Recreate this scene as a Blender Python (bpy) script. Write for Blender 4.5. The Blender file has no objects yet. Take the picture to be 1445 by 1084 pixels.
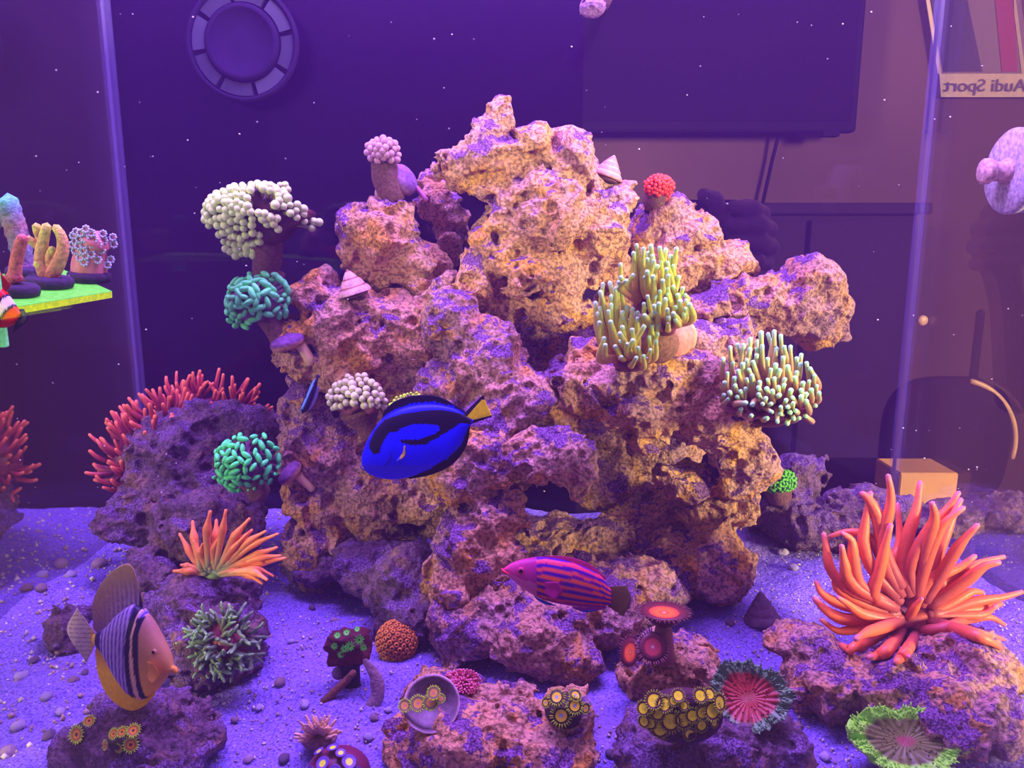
import bpy, math, random
import numpy as np
from mathutils import Vector, Matrix, noise as mnoise

# ------------------------------------------------------------------ camera
F_PX, CX, CY = 1100.0, 722.5, 542.0
CAM_H, PITCH = 0.435, math.radians(11.0)
scene = bpy.context.scene
C = scene.collection
cam_data = bpy.data.cameras.new('camera')
cam_data.sensor_width = 36.0
cam_data.sensor_fit = 'HORIZONTAL'
cam_data.lens = 36.0 * F_PX / 1445.0
cam_data.clip_start = 0.01
cam = bpy.data.objects.new('camera', cam_data)
cam.location = (0, 0, CAM_H)
cam.rotation_euler = (math.pi / 2 - PITCH, 0, 0)
C.objects.link(cam)
scene.camera = cam

# ------------------------------------------------------------------ light and exposure
scene.view_settings.view_transform = 'Standard'
scene.view_settings.look = 'None'
scene.view_settings.gamma = 1.0
scene.view_settings.use_curve_mapping = False
scene.view_settings.exposure = 0.85
world = bpy.data.worlds.new('world')
scene.world = world
world.use_nodes = True
world.node_tree.nodes['Background'].inputs[0].default_value = (0.46, 0.22, 0.62, 1)
world.node_tree.nodes['Background'].inputs[1].default_value = 0.38


def area(name, loc, target, size, size_y, color, watts):
    l = bpy.data.lights.new(name, 'AREA')
    l.shape = 'RECTANGLE'
    l.size, l.size_y = size, size_y
    l.color, l.energy = color, watts
    o = bpy.data.objects.new(name, l)
    o.location = loc
    o.rotation_euler = (Vector(target) - Vector(loc)).to_track_quat('-Z', 'Y').to_euler()
    C.objects.link(o)
    return o


area('aquarium_led_light', (0.0, 0.78, 1.25), (0.0, 0.80, 0.0), 1.1, 0.35, (0.42, 0.20, 1.0), 37.0)
area('warm_fill_left', (-2.9, -1.4, 1.0), (0.0, 0.85, 0.25), 0.7, 0.6, (1.0, 0.80, 0.42), 450.0)  # unseen warm fill added at front left, clear of the glass reflections
area('warm_fill_right', (2.9, -1.4, 1.0), (0.0, 0.85, 0.25), 0.7, 0.6, (1.0, 0.80, 0.42), 450.0)  # matching unseen fill added at front right to light the reef
area('back_wall_fill', (1.9, 1.7, 1.9), (1.2, 2.6, 0.3), 0.4, 0.4, (1.0, 0.6, 0.6), 6.0)  # unseen light added to brighten the right part of the room wall

# ------------------------------------------------------------------ helpers
FWD = np.array((0, math.cos(PITCH), -math.sin(PITCH)))
UPV = np.array((0, math.sin(PITCH), math.cos(PITCH)))
RGT = np.array((1.0, 0, 0))
CAMP = np.array((0, 0, CAM_H))


def ray(u, v):
    return FWD + RGT * ((u - CX) / F_PX) - UPV * ((v - CY) / F_PX)


def at(u, v, y):
    """the point in the plane y (metres in front of the lens) that the pixel u, v looks at"""
    r = ray(u, v)
    return CAMP + r * (y / r[1])


def ground_y(v, z=0.0):
    r = ray(CX, v)
    return (z - CAM_H) / r[2] * r[1]


def sc(y):
    """metres for one pixel at distance y"""
    return (y * 0.982 + float(np.interp(y, (0.70, 0.80), (0.072, 0.034)))) / F_PX


def tag(o, label=None, cat=None, group=None, kind=None):
    if label: o['label'] = label
    if cat: o['category'] = cat
    if group: o['group'] = group
    if kind: o['kind'] = kind
    return o


ORIGIN = {}


def thing(name, label, cat, loc, group=None):
    o = bpy.data.objects.new(name, None)
    o.empty_display_size = 0.01
    o.location = loc
    C.objects.link(o)
    ORIGIN[o.name] = np.array(loc, float)
    return tag(o, label, cat, group)


def origin_of(o):
    return ORIGIN[o.name]


class MB:
    """collects vertices, faces and vertex colours of ONE mesh"""
    def __init__(self):
        self.v, self.f, self.c, self.n = [], [], [], 0

    def add(self, V, Fc, col):
        V = np.asarray(V, float)
        col = np.asarray(col, float)
        if col.ndim == 1:
            col = np.repeat(col[None, :3], len(V), 0)
        self.v.append(V)
        self.c.append(col[:, :3])
        n0 = self.n
        self.f.extend([tuple([i + n0 for i in q]) for q in Fc])
        self.n += len(V)
        return self

    def build(self, name, mat, parent=None, loc=None, smooth=True, **kw):
        V = np.concatenate(self.v)
        if parent is not None:
            org = origin_of(parent)
        elif loc is None:
            org = np.array(((V[:, 0].min() + V[:, 0].max()) / 2, (V[:, 1].min() + V[:, 1].max()) / 2, V[:, 2].min()))
        else:
            org = np.array(loc, float)
        me = bpy.data.meshes.new(name)
        me.from_pydata((V - org).tolist(), [], self.f)
        a = me.color_attributes.new('Col', 'FLOAT_COLOR', 'POINT')
        cc = np.ones((len(V), 4), np.float32)
        cc[:, :3] = np.concatenate(self.c)
        a.data.foreach_set('color', cc.ravel())
        if smooth:
            me.polygons.foreach_set('use_smooth', [True] * len(me.polygons))
        me.materials.append(mat)
        me.update()
        o = bpy.data.objects.new(name, me)
        C.objects.link(o)
        if parent is not None:
            o.parent = parent
            ORIGIN[o.name] = org
        else:
            o.location = org
            ORIGIN[o.name] = org
        return tag(o, kw.get('label'), kw.get('cat'), kw.get('group'), kw.get('kind'))


def rgb(r, g, b):
    """sRGB 0..255 to linear"""
    def f(c):
        c /= 255.0
        return c / 12.92 if c < 0.04045 else ((c + 0.055) / 1.055) ** 2.4
    # seen under violet light: take that cast back out of the pigment
    return np.array((f(r), min(1.0, f(g) * 1.25), f(b) * 0.6))


def nrm(v):
    v = np.asarray(v, float)
    return v / (np.linalg.norm(v) + 1e-12)


def frame(n):
    n = nrm(n)
    a = np.array((0, 0, 1.0)) if abs(n[2]) < 0.9 else np.array((1.0, 0, 0))
    x = nrm(np.cross(a, n))
    return x, np.cross(n, x), n


def ramp(t, stops):
    """piecewise linear colour for an array t"""
    ts = np.array([s[0] for s in stops])
    cs = np.array([s[1] for s in stops], float)
    t = np.asarray(t, float)
    return np.stack([np.interp(t, ts, cs[:, k]) for k in range(3)], -1)


def smooth_path(P, n):
    """Catmull-Rom through the points, n samples"""
    P = np.asarray(P, float)
    if len(P) == 2:
        t = np.linspace(0, 1, n)[:, None]
        return P[0] * (1 - t) + P[1] * t
    Q = np.vstack([2 * P[0] - P[1], P, 2 * P[-1] - P[-2]])
    m = len(P) - 1
    out = []
    for s in np.linspace(0, m, n):
        i = min(int(s), m - 1)
        t = s - i
        a, b, c, d = Q[i], Q[i + 1], Q[i + 2], Q[i + 3]
        out.append(0.5 * ((2 * b) + (-a + c) * t + (2 * a - 5 * b + 4 * c - d) * t * t + (-a + 3 * b - 3 * c + d) * t ** 3))
    return np.array(out)


def tube(mb, P, R, col, segs=8, flat=1.0, flat_dir=None):
    """round tube along P with radii R, closed round ends; col: one colour, an (n,3) array or stops for ramp"""
    P = np.asarray(P, float)
    n = len(P)
    R = np.broadcast_to(np.asarray(R, float), (n,))
    if isinstance(col, list):
        col = ramp(np.linspace(0, 1, n), col)
    col = np.asarray(col, float)
    if col.ndim == 1:
        col = np.repeat(col[None], n, 0)
    T = np.gradient(P, axis=0)
    T /= np.linalg.norm(T, axis=1)[:, None] + 1e-12
    x = frame(T[0])[0]
    XS = np.empty((n, 3))
    for i in range(n):
        t = T[i]
        x = x - t * (x[0] * t[0] + x[1] * t[1] + x[2] * t[2])
        x = x / math.sqrt(x[0] * x[0] + x[1] * x[1] + x[2] * x[2] + 1e-18)
        XS[i] = x
    YS = np.cross(T, XS)
    ang = np.arange(segs) * (2 * math.pi / segs)
    off = XS[:, None] * np.cos(ang)[None, :, None] + YS[:, None] * np.sin(ang)[None, :, None]
    if flat_dir is not None:
        fd = flat_dir[None] - T * (T @ flat_dir)[:, None]
        fd /= np.linalg.norm(fd, axis=1)[:, None] + 1e-12
        off = off - fd[:, None] * np.einsum('nsk,nk->ns', off, fd)[..., None] * (1 - flat)
    V = np.vstack([P[:1] - T[:1] * R[0] * 0.6, (P[:, None] + off * R[:, None, None]).reshape(-1, 3), P[-1:] + T[-1:] * R[-1] * 0.7])
    CC = np.vstack([col[:1], np.repeat(col, segs, 0), col[-1:]])
    Fc = []
    for k in range(segs):
        Fc.append((0, 1 + (k + 1) % segs, 1 + k))
    for i in range(n - 1):
        a, b = 1 + i * segs, 1 + (i + 1) * segs
        for k in range(segs):
            k2 = (k + 1) % segs
            Fc.append((a + k, a + k2, b + k2, b + k))
    e = 1 + n * segs
    a = 1 + (n - 1) * segs
    for k in range(segs):
        Fc.append((a + k, a + (k + 1) % segs, e))
    mb.add(V, Fc, CC)
    return mb


BALLS = {}


def ball(mb, c, r, col, nu=10, nv=7, axes=None):
    """ellipsoid; r is one radius or three along axes (default world)"""
    r = np.broadcast_to(np.asarray(r, float), (3,))
    A = np.eye(3) if axes is None else np.array(axes)
    if (nu, nv) not in BALLS:
        V, Fc = [], []
        V.append((0, 0, 1))
        for i in range(1, nv):
            th = math.pi * i / nv
            for k in range(nu):
                a = 2 * math.pi * k / nu
                V.append((math.sin(th) * math.cos(a), math.sin(th) * math.sin(a), math.cos(th)))
        V.append((0, 0, -1))
        for k in range(nu):
            Fc.append((0, 1 + k, 1 + (k + 1) % nu))
        for i in range(nv - 2):
            a, b = 1 + i * nu, 1 + (i + 1) * nu
            for k in range(nu):
                k2 = (k + 1) % nu
                Fc.append((a + k, b + k, b + k2, a + k2))
        a, e = 1 + (nv - 2) * nu, 1 + (nv - 1) * nu
        for k in range(nu):
            Fc.append((a + k, e, a + (k + 1) % nu))
        BALLS[(nu, nv)] = (np.array(V, float), Fc)
    V, Fc = BALLS[(nu, nv)]
    V = (V * r) @ A + np.asarray(c, float)
    mb.add(V, Fc, col)
    return mb


def lathe(mb, base, axis, prof, col, segs=24, wob=None):
    """revolve the profile [(radius, height)...] about axis from base; col: colour, list per profile point"""
    x, y, z = frame(axis)
    base = np.asarray(base, float)
    V, CC, Fc = [], [], []
    col = np.asarray(col, float)
    if col.ndim == 1:
        col = np.repeat(col[None], len(prof), 0)
    for i, (r, h) in enumerate(prof):
        for k in range(segs):
            a = 2 * math.pi * k / segs
            rr, hh = (r, h) if wob is None else wob(r, h, a)
            V.append(base + (x * math.cos(a) + y * math.sin(a)) * rr + z * hh)
            CC.append(col[i])
    n = len(prof)
    for i in range(n - 1):
        for k in range(segs):
            k2 = (k + 1) % segs
            Fc.append((i * segs + k, i * segs + k2, (i + 1) * segs + k2, (i + 1) * segs + k))
    Fc.append(tuple(reversed(range(segs))))
    Fc.append(tuple((n - 1) * segs + k for k in range(segs)))
    mb.add(V, Fc, np.array(CC))
    return mb


def box(mb, lo, hi, col, bevel=0.0, M=None):
    """box with chamfered edges; M (3x3) turns it about its centre"""
    lo, hi = np.array(lo, float), np.array(hi, float)
    c, h = (lo + hi) / 2, (hi - lo) / 2
    b = min(bevel, h.min() * 0.9)
    V, idx = [], {}
    for sx in (-1, 1):
        for sy in (-1, 1):
            for sz in (-1, 1):
                s = np.array((sx, sy, sz))
                for ax in range(3):
                    p = s * (h - b)
                    p[ax] = s[ax] * h[ax]
                    idx[(sx, sy, sz, ax)] = len(V)
                    V.append(p)
    V = np.array(V)
    if M is not None:
        V = V @ np.array(M).T
    Fc = []
    I = idx
    for ax in range(3):
        o1, o2 = [(1, 2), (2, 0), (0, 1)][ax]
        for s in (-1, 1):
            q = []
            for a, bb in ((-1, -1), (1, -1), (1, 1), (-1, 1)):
                k = [0, 0, 0]; k[ax] = s; k[o1] = a; k[o2] = bb
                q.append(I[(*k, ax)])
            Fc.append(tuple(q if s > 0 else reversed(q)))
    if b > 0:
        for ax in range(3):
            o1, o2 = [(1, 2), (2, 0), (0, 1)][ax]
            for a in (-1, 1):
                for bb in (-1, 1):
                    k1 = [0, 0, 0]; k1[o1] = a; k1[o2] = bb; k1[ax] = -1
                    k2 = list(k1); k2[ax] = 1
                    q = [I[(*k1, o1)], I[(*k2, o1)], I[(*k2, o2)], I[(*k1, o2)]]
                    Fc.append(tuple(q))
        for sx in (-1, 1):
            for sy in (-1, 1):
                for sz in (-1, 1):
                    Fc.append(tuple(I[(sx, sy, sz, ax)] for ax in range(3)))
    mb.add(V + c, Fc, col)
    return mb


def scatter(poly, n, sep, rng, pts):
    """n pixel positions inside a polygon, at least sep apart from each other and from pts"""
    poly = np.asarray(poly, float)
    c = rng.uniform(poly.min(0), poly.max(0), (6000, 2))
    c = c[inside(poly.tolist(), c[:, 0], c[:, 1])]
    arr = list(pts)
    got = 0
    for p in c:
        if got >= n:
            break
        if not arr or np.min(np.sum((np.asarray(arr) - p) ** 2, 1)) > sep * sep:
            arr.append((p[0], p[1])); got += 1
    return arr


def hit_y(u, v, default=None, skip=0.0):
    """distance y of the first stone surface that the pixel looks at (from the stones' own grids)"""
    D = np.arange(0.44, 1.25, 0.0008)
    q = np.array(((u - CX) / F_PX, -(v - CY) / F_PX, 1.0))
    pts = D[:, None] * q
    best = None
    for lo, h, sh, acc in STONES:
        i = np.round((pts - lo) / h).astype(int)
        ok = np.all((i >= 0) & (i < np.array(sh)), 1)
        if not ok.any():
            continue
        j = i[ok]
        neg = acc[j[:, 0], j[:, 1], j[:, 2]] < 0
        if neg.any():
            d = D[ok][np.argmax(neg)]
            best = d if best is None else min(best, d)
    if best is None:
        return default
    return float((CAMP + ray(u, v) * best)[1])


def inside(poly, u, v):
    """even-odd test of arrays u, v against a pixel polygon"""
    u, v = np.asarray(u, float), np.asarray(v, float)
    r = np.zeros(u.shape, bool)
    n = len(poly)
    for i in range(n):
        x1, y1 = poly[i]
        x2, y2 = poly[(i + 1) % n]
        if y1 == y2:
            continue
        c = ((y1 > v) != (y2 > v)) & (u < (x2 - x1) * (v - y1) / (y2 - y1) + x1)
        r ^= c
    return r


# ------------------------------------------------------------------ materials
def new_mat(name):
    m = bpy.data.materials.new(name)
    m.use_nodes = True
    nt = m.node_tree
    return m, nt, nt.nodes['Principled BSDF']


def nd(nt, t, **kw):
    n = nt.nodes.new(t)
    for k, v in kw.items():
        if k in n.inputs:
            n.inputs[k].default_value = v
        else:
            setattr(n, k, v)
    return n


def mixrgb(nt, fac, a, b, mode='MIX'):
    n = nt.nodes.new('ShaderNodeMix')
    n.data_type = 'RGBA'
    n.blend_type = mode
    for s, val in ((n.inputs[0], fac), (n.inputs[6], a), (n.inputs[7], b)):
        if hasattr(val, 'is_linked'):
            nt.links.new(val, s)
        elif isinstance(val, (int, float)):
            s.default_value = val
        else:
            s.default_value = (*val[:3], 1)
    return n.outputs[2]


def mramp(nt, src, lo, hi):
    n = nt.nodes.new('ShaderNodeMapRange')
    n.interpolation_type = 'SMOOTHSTEP'
    n.inputs[1].default_value, n.inputs[2].default_value = lo, hi
    nt.links.new(src, n.inputs[0])
    return n.outputs[0]


def col_mat(name, rough=0.6, var=0.25, scale=150.0, bump=0.3, bscale=300.0, sss=0.0, spec=0.4, bdist=0.001):
    """colour from the vertex colours, broken up by a fine noise, with fine relief"""
    m, nt, b = new_mat(name)
    at_ = nd(nt, 'ShaderNodeAttribute', attribute_name='Col')
    tc = nd(nt, 'ShaderNodeTexCoord')
    nz = nd(nt, 'ShaderNodeTexNoise', Scale=scale, Detail=3.0)
    nt.links.new(tc.outputs['Object'], nz.inputs['Vector'])
    f = mramp(nt, nz.outputs['Fac'], 0.3, 0.7)
    dark = mixrgb(nt, 1.0, at_.outputs['Color'], (1 - var, 1 - var, 1 - var), 'MULTIPLY')
    nt.links.new(mixrgb(nt, f, dark, at_.outputs['Color']), b.inputs['Base Color'])
    b.inputs['Roughness'].default_value = rough
    b.inputs['Specular IOR Level'].default_value = spec
    if sss:
        b.inputs['Subsurface Weight'].default_value = sss
        b.inputs['Subsurface Radius'].default_value = (0.004, 0.002, 0.002)
        b.inputs['Subsurface Scale'].default_value = 1.0
    if bump:
        n2 = nd(nt, 'ShaderNodeTexNoise', Scale=bscale, Detail=2.0)
        nt.links.new(tc.outputs['Object'], n2.inputs['Vector'])
        bp = nd(nt, 'ShaderNodeBump', Strength=bump, Distance=bdist)
        nt.links.new(n2.outputs['Fac'], bp.inputs['Height'])
        nt.links.new(bp.outputs['Normal'], b.inputs['Normal'])
    return m


M_soft = col_mat('coral_tissue', 0.45, 0.12, 220, 0.25, 500)
M_rough = col_mat('crusty_skin', 0.75, 0.45, 260, 0.8, 420, bdist=0.0015)
M_fish = col_mat('fish_skin', 0.40, 0.10, 500, 0.10, 900, spec=0.15)
M_fin = col_mat('fish_fin', 0.55, 0.15, 300, 0.15, 600, spec=0.15)
M_shell = col_mat('shell', 0.55, 0.35, 180, 0.5, 300)
M_plug = col_mat('plug_ceramic', 0.8, 0.5, 200, 0.7, 300)
M_plain = col_mat('plain_matte', 0.55, 0.10, 30, 0.05, 200)
M_dull = col_mat('dull_plastic', 0.85, 0.10, 60, 0.1, 200, spec=0.03)
M_metal = col_mat('plain_satin', 0.4, 0.15, 60, 0.1, 200)


def rock_mat(name, a, b, c, coral, amt, dark=0.5, up=0.35):
    """a,b,c limestone tones in patches, coral = coralline crust growing on the upper faces, amt = how much"""
    m, nt, bs = new_mat(name)
    L = nt.links.new
    tc = nd(nt, 'ShaderNodeTexCoord')
    obj = tc.outputs['Object']
    def noise(s, d=4.0, w=0.0):
        n = nd(nt, 'ShaderNodeTexNoise', Scale=s, Detail=d, Distortion=w)
        L(obj, n.inputs['Vector'])
        return n.outputs['Fac']
    base = mixrgb(nt, mramp(nt, noise(13, 5, 0.4), 0.42, 0.60), a, b)
    base = mixrgb(nt, mramp(nt, noise(21, 5, 0.6), 0.50, 0.66), base, c)
    # fine grain
    fg = mramp(nt, noise(260, 5), 0.38, 0.58)
    dk = mixrgb(nt, 1.0, base, (dark, dark, dark), 'MULTIPLY')
    base = mixrgb(nt, fg, dk, base)
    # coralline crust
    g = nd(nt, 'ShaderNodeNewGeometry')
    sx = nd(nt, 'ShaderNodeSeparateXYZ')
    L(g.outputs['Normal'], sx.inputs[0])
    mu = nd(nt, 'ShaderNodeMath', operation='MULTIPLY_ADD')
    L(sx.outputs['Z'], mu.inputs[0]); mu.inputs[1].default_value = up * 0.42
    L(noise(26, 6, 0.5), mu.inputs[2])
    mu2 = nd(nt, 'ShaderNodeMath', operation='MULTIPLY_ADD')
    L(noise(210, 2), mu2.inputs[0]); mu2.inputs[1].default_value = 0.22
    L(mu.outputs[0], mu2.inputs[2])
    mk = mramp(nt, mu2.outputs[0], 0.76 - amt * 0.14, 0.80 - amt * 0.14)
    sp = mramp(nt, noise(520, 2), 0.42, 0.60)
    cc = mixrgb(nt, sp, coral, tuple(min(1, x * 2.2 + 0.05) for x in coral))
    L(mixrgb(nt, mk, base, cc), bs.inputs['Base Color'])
    bs.inputs['Roughness'].default_value = 0.85
    bs.inputs['Specular IOR Level'].default_value = 0.25
    bp = nd(nt, 'ShaderNodeBump', Strength=1.0, Distance=0.005)
    L(noise(150, 8, 0.0), bp.inputs['Height'])
    bp2 = nd(nt, 'ShaderNodeBump', Strength=1.0, Distance=0.002)
    L(noise(380, 3), bp2.inputs['Height'])
    L(bp.outputs['Normal'], bp2.inputs['Normal'])
    L(bp2.outputs['Normal'], bs.inputs['Normal'])
    return m


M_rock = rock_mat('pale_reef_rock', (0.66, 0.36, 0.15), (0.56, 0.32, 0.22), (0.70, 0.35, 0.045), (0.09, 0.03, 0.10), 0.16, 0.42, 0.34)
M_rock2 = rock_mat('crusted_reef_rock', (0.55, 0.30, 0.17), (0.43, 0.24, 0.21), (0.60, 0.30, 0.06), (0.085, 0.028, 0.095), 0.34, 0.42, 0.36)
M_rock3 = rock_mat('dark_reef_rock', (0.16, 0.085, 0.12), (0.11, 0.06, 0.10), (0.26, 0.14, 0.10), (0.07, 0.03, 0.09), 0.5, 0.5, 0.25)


# ------------------------------------------------------------------ stone mesher: blobs on a grid -> surface nets
def grid_noise(shape, h, wl, rng):
    """smooth random field in -1..1 on the grid, wavelength wl metres"""
    mats, dims = [], []
    for n in shape:
        x = np.arange(n) * h / wl + rng.random()
        m = int(x[-1]) + 4
        i = np.floor(x).astype(int)
        t = x - i
        W = np.zeros((n, m), np.float32)
        r = np.arange(n)
        # cubic B-spline weights
        W[r, i] = (1 - t) ** 3 / 6
        W[r, i + 1] = (3 * t ** 3 - 6 * t ** 2 + 4) / 6
        W[r, i + 2] = (-3 * t ** 3 + 3 * t ** 2 + 3 * t + 1) / 6
        W[r, i + 3] = t ** 3 / 6
        mats.append(W); dims.append(m)
    lat = rng.uniform(-1, 1, dims).astype(np.float32)
    a = np.tensordot(mats[0], lat, (1, 0))
    a = np.tensordot(a, mats[1], (1, 1))      # x, z, y
    a = np.tensordot(a, mats[2], (1, 1))      # x, y, z
    return a * 2.2


def surface_nets(d, h, org):
    ins = d < 0
    nx, ny, nz = d.shape
    cnt = np.zeros((nx - 1, ny - 1, nz - 1), np.uint8)
    corners = [(i, j, k) for i in (0, 1) for j in (0, 1) for k in (0, 1)]
    for i, j, k in corners:
        cnt += ins[i:nx - 1 + i, j:ny - 1 + j, k:nz - 1 + k]
    act = (cnt > 0) & (cnt < 8)
    I, J, K = np.nonzero(act)
    idx = np.full(act.shape, -1, np.int64)
    idx[I, J, K] = np.arange(len(I))
    P = np.zeros((len(I), 3)); W = np.zeros(len(I))
    vals = {c: d[I + c[0], J + c[1], K + c[2]] for c in corners}
    for c in corners:
        for ax in range(3):
            if c[ax] == 0:
                e = list(c); e[ax] = 1; e = tuple(e)
                a, b = vals[c], vals[e]
                m = (a < 0) != (b < 0)
                t = np.where(m, a / np.where(m, a - b, 1), 0)
                for q in range(3):
                    P[:, q] += np.where(m, c[q] + (t if q == ax else 0), 0)
                W += m
    P /= W[:, None]
    V = np.stack([I, J, K], 1) + P
    quads = []
    for ax in range(3):
        o1, o2 = (ax + 1) % 3, (ax + 2) % 3
        sl = [slice(1, -1)] * 3
        sl[ax] = slice(0, -1)
        s2 = list(sl); s2[ax] = slice(1, None)
        A, B = ins[tuple(sl)], ins[tuple(s2)]
        ed = A != B
        E = np.argwhere(ed)
        base = E.copy()
        base[:, o1] += 1; base[:, o2] += 1
        def cell(d1, d2):
            c = base.copy(); c[:, o1] -= d1; c[:, o2] -= d2
            return idx[c[:, 0], c[:, 1], c[:, 2]]
        q = np.stack([cell(1, 1), cell(0, 1), cell(0, 0), cell(1, 0)], 1)
        fl = ~A[E[:, 0], E[:, 1], E[:, 2]]
        q[fl] = q[fl][:, ::-1]
        quads.append(q)
    return V * h + org, np.concatenate(quads)


def mesh_np(name, V, Q, mat, parent=None, org=None):
    if org is None:
        org = np.array(((V[:, 0].min() + V[:, 0].max()) / 2, (V[:, 1].min() + V[:, 1].max()) / 2, V[:, 2].min()))
    me = bpy.data.meshes.new(name)
    me.vertices.add(len(V))
    me.vertices.foreach_set('co', (V - org).astype(np.float32).ravel())
    k = Q.shape[1]
    me.loops.add(len(Q) * k)
    me.loops.foreach_set('vertex_index', Q.astype(np.int32).ravel())
    me.polygons.add(len(Q))
    me.polygons.foreach_set('loop_start', np.arange(0, len(Q) * k, k, dtype=np.int32))
    me.polygons.foreach_set('use_smooth', np.ones(len(Q), bool))
    me.update(calc_edges=True)
    me.validate()
    me.materials.append(mat)
    o = bpy.data.objects.new(name, me)
    C.objects.link(o)
    ORIGIN[o.name] = org
    if parent is not None:
        o.parent = parent
        ORIGIN[o.name] = origin_of(parent)
    else:
        o.location = org
    return o


def to_cam(p):
    q = np.asarray(p) - CAMP
    return np.array((q @ RGT, q @ UPV, q @ FWD))


STONES = []


def stone(name, label, blobs, mat, seed, holes=(), vox=2.45, warp=13, rough=6.8, pits=40, pit_r=(4, 12), blend=10, group=None, cat='rock'):
    """one rock: blobs (u, v, y, half width px, half height px, half depth m [, tilt deg]) merged, carved and roughened"""
    rng = np.random.default_rng(seed)
    ym = np.mean([b[2] for b in blobs])
    s = sc(ym)
    h = vox * s
    cs, rs, an = [], [], []
    for b in blobs:
        cs.append(to_cam(at(b[0], b[1], b[2])))
        k = sc(b[2])
        rs.append((b[3] * k, b[4] * k, b[5]))
        an.append(math.radians(b[6]) if len(b) > 6 else 0.0)
    cs, rs = np.array(cs), np.array(rs)
    R = rs.max(1)[:, None]
    RR = np.minimum(rs * 1.0, 9) if not any(an) else np.concatenate([R, R, rs[:, 2:]], 1)
    pad = (warp + rough + 8) * s
    lo, hi = (cs - RR).min(0) - pad, (cs + RR).max(0) + pad
    shp = tuple(int(v) + 2 for v in (hi - lo) / h)
    ax = [lo[k] + np.arange(shp[k]) * h for k in range(3)]
    X = ax[0][:, None, None].astype(np.float32)
    Y = ax[1][None, :, None].astype(np.float32)
    Z = ax[2][None, None, :].astype(np.float32)
    g = lambda wl: grid_noise(shp, h, wl * s, rng)
    w1, w2 = 55, 22
    dx = g(w1) * warp * s + g(w2) * warp * 0.45 * s
    dy = g(w1) * warp * s + g(w2) * warp * 0.45 * s
    dz = g(w1) * warp * s
    X, Y, Z = X + dx, Y + dy, Z + dz
    kb = blend * s
    acc = None
    for c, r, a in zip(cs, rs, an):
        px, py, pz = X - c[0], Y - c[1], Z - c[2]
        if a:
            ca, sa = math.cos(a), math.sin(a)
            px, py = px * ca + py * sa, -px * sa + py * ca
        q = (px / r[0]) ** 2 + (py / r[1]) ** 2 + (pz / r[2]) ** 2
        k0 = np.sqrt(q)
        k1 = np.sqrt((px / r[0] ** 2) ** 2 + (py / r[1] ** 2) ** 2 + (pz / r[2] ** 2) ** 2) + 1e-6
        d = k0 * (k0 - 1) / k1
        if acc is None:
            acc = d
        else:
            hh = np.clip(0.5 + 0.5 * (d - acc) / kb, 0, 1)
            acc = d * (1 - hh) + acc * hh - kb * hh * (1 - hh)
    for b in holes:
        c = to_cam(at(b[0], b[1], b[2])); k = sc(b[2])
        r = (b[3] * k, b[4] * k, b[5])
        k0 = np.sqrt(((X - c[0]) / r[0]) ** 2 + ((Y - c[1]) / r[1]) ** 2 + ((Z - c[2]) / r[2]) ** 2)
        d = -(k0 - 1) * min(r)
        hh = np.clip(0.5 - 0.5 * (d - acc) / (4 * s), 0, 1)
        acc = np.maximum(acc, d)
    # rugged relief: ridges, lumps, grain
    n1, n2, n3, n4 = g(38), g(17), g(9), g(5)
    acc = acc - (np.abs(n1) * 1.9 - 0.45) * rough * s + (np.abs(n2) * 1.9 - 0.55) * rough * 0.9 * s + (np.abs(n3) * 1.8 - 0.5) * rough * 0.55 * s + n4 * rough * 0.36 * s
    # pits in the surface
    near = np.argwhere(np.abs(acc) < h * 0.8)
    if len(near) and pits:
        for p in near[rng.integers(0, len(near), pits)]:
            r = rng.uniform(*pit_r) * s * rng.uniform(0.6, 1.0)
            m = int(r / h) + 4
            a, b = np.maximum(p - m, 0), np.minimum(p + m + 1, shp)
            ii = np.ogrid[a[0]:b[0], a[1]:b[1], a[2]:b[2]]
            dd = np.sqrt((ii[0] - p[0]) ** 2 + ((ii[1] - p[1]) * rng.uniform(0.8, 1.4)) ** 2 + ((ii[2] - p[2]) * 0.8) ** 2) * h
            blk = acc[a[0]:b[0], a[1]:b[1], a[2]:b[2]]
            np.maximum(blk, (r - dd) * 0.8, out=blk)
    # earlier stones keep their place: this one is cut back to touch them
    for lo2, h2, sh2, a2 in STONES:
        sel = []
        for k in range(3):
            f = (ax[k] - lo2[k]) / h2
            i0 = int(np.searchsorted(f, 0.0)); i1 = int(np.searchsorted(f, sh2[k] - 1.001))
            sel.append((i0, i1, f[i0:i1]))
        if any(q[1] - q[0] < 2 for q in sel):
            continue
        sub = a2
        for k in range(3):
            f = sel[k][2]
            i = f.astype(int); t = (f - i).astype(np.float32)
            shp_t = [1, 1, 1]; shp_t[k] = -1
            t = t.reshape(shp_t)
            sub = np.take(sub, i, k) * (1 - t) + np.take(sub, i + 1, k) * t
        blk = acc[sel[0][0]:sel[0][1], sel[1][0]:sel[1][1], sel[2][0]:sel[2][1]]
        np.maximum(blk, 0.0012 - sub, out=blk)
    acc[[0, -1]] = 1; acc[:, [0, -1]] = 1; acc[:, :, [0, -1]] = 1
    STONES.append((lo, h, shp, acc.astype(np.float32)))
    V, Q = surface_nets(acc, h, lo)
    Vw = CAMP + V[:, :1] * RGT + V[:, 1:2] * UPV + V[:, 2:] * FWD
    # nothing below the tank floor
    Vw[:, 2] = np.maximum(Vw[:, 2], -0.028)
    o = mesh_np(name, Vw, Q, mat)
    tag(o, label, cat, group)
    return o
# ------------------------------------------------------------------ the tank and the reflected room built behind it
TX0, TX1, TY0, TY1, TZ0, TZ1 = -0.585, 0.615, 0.455, 1.20, -0.03, 0.86


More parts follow.
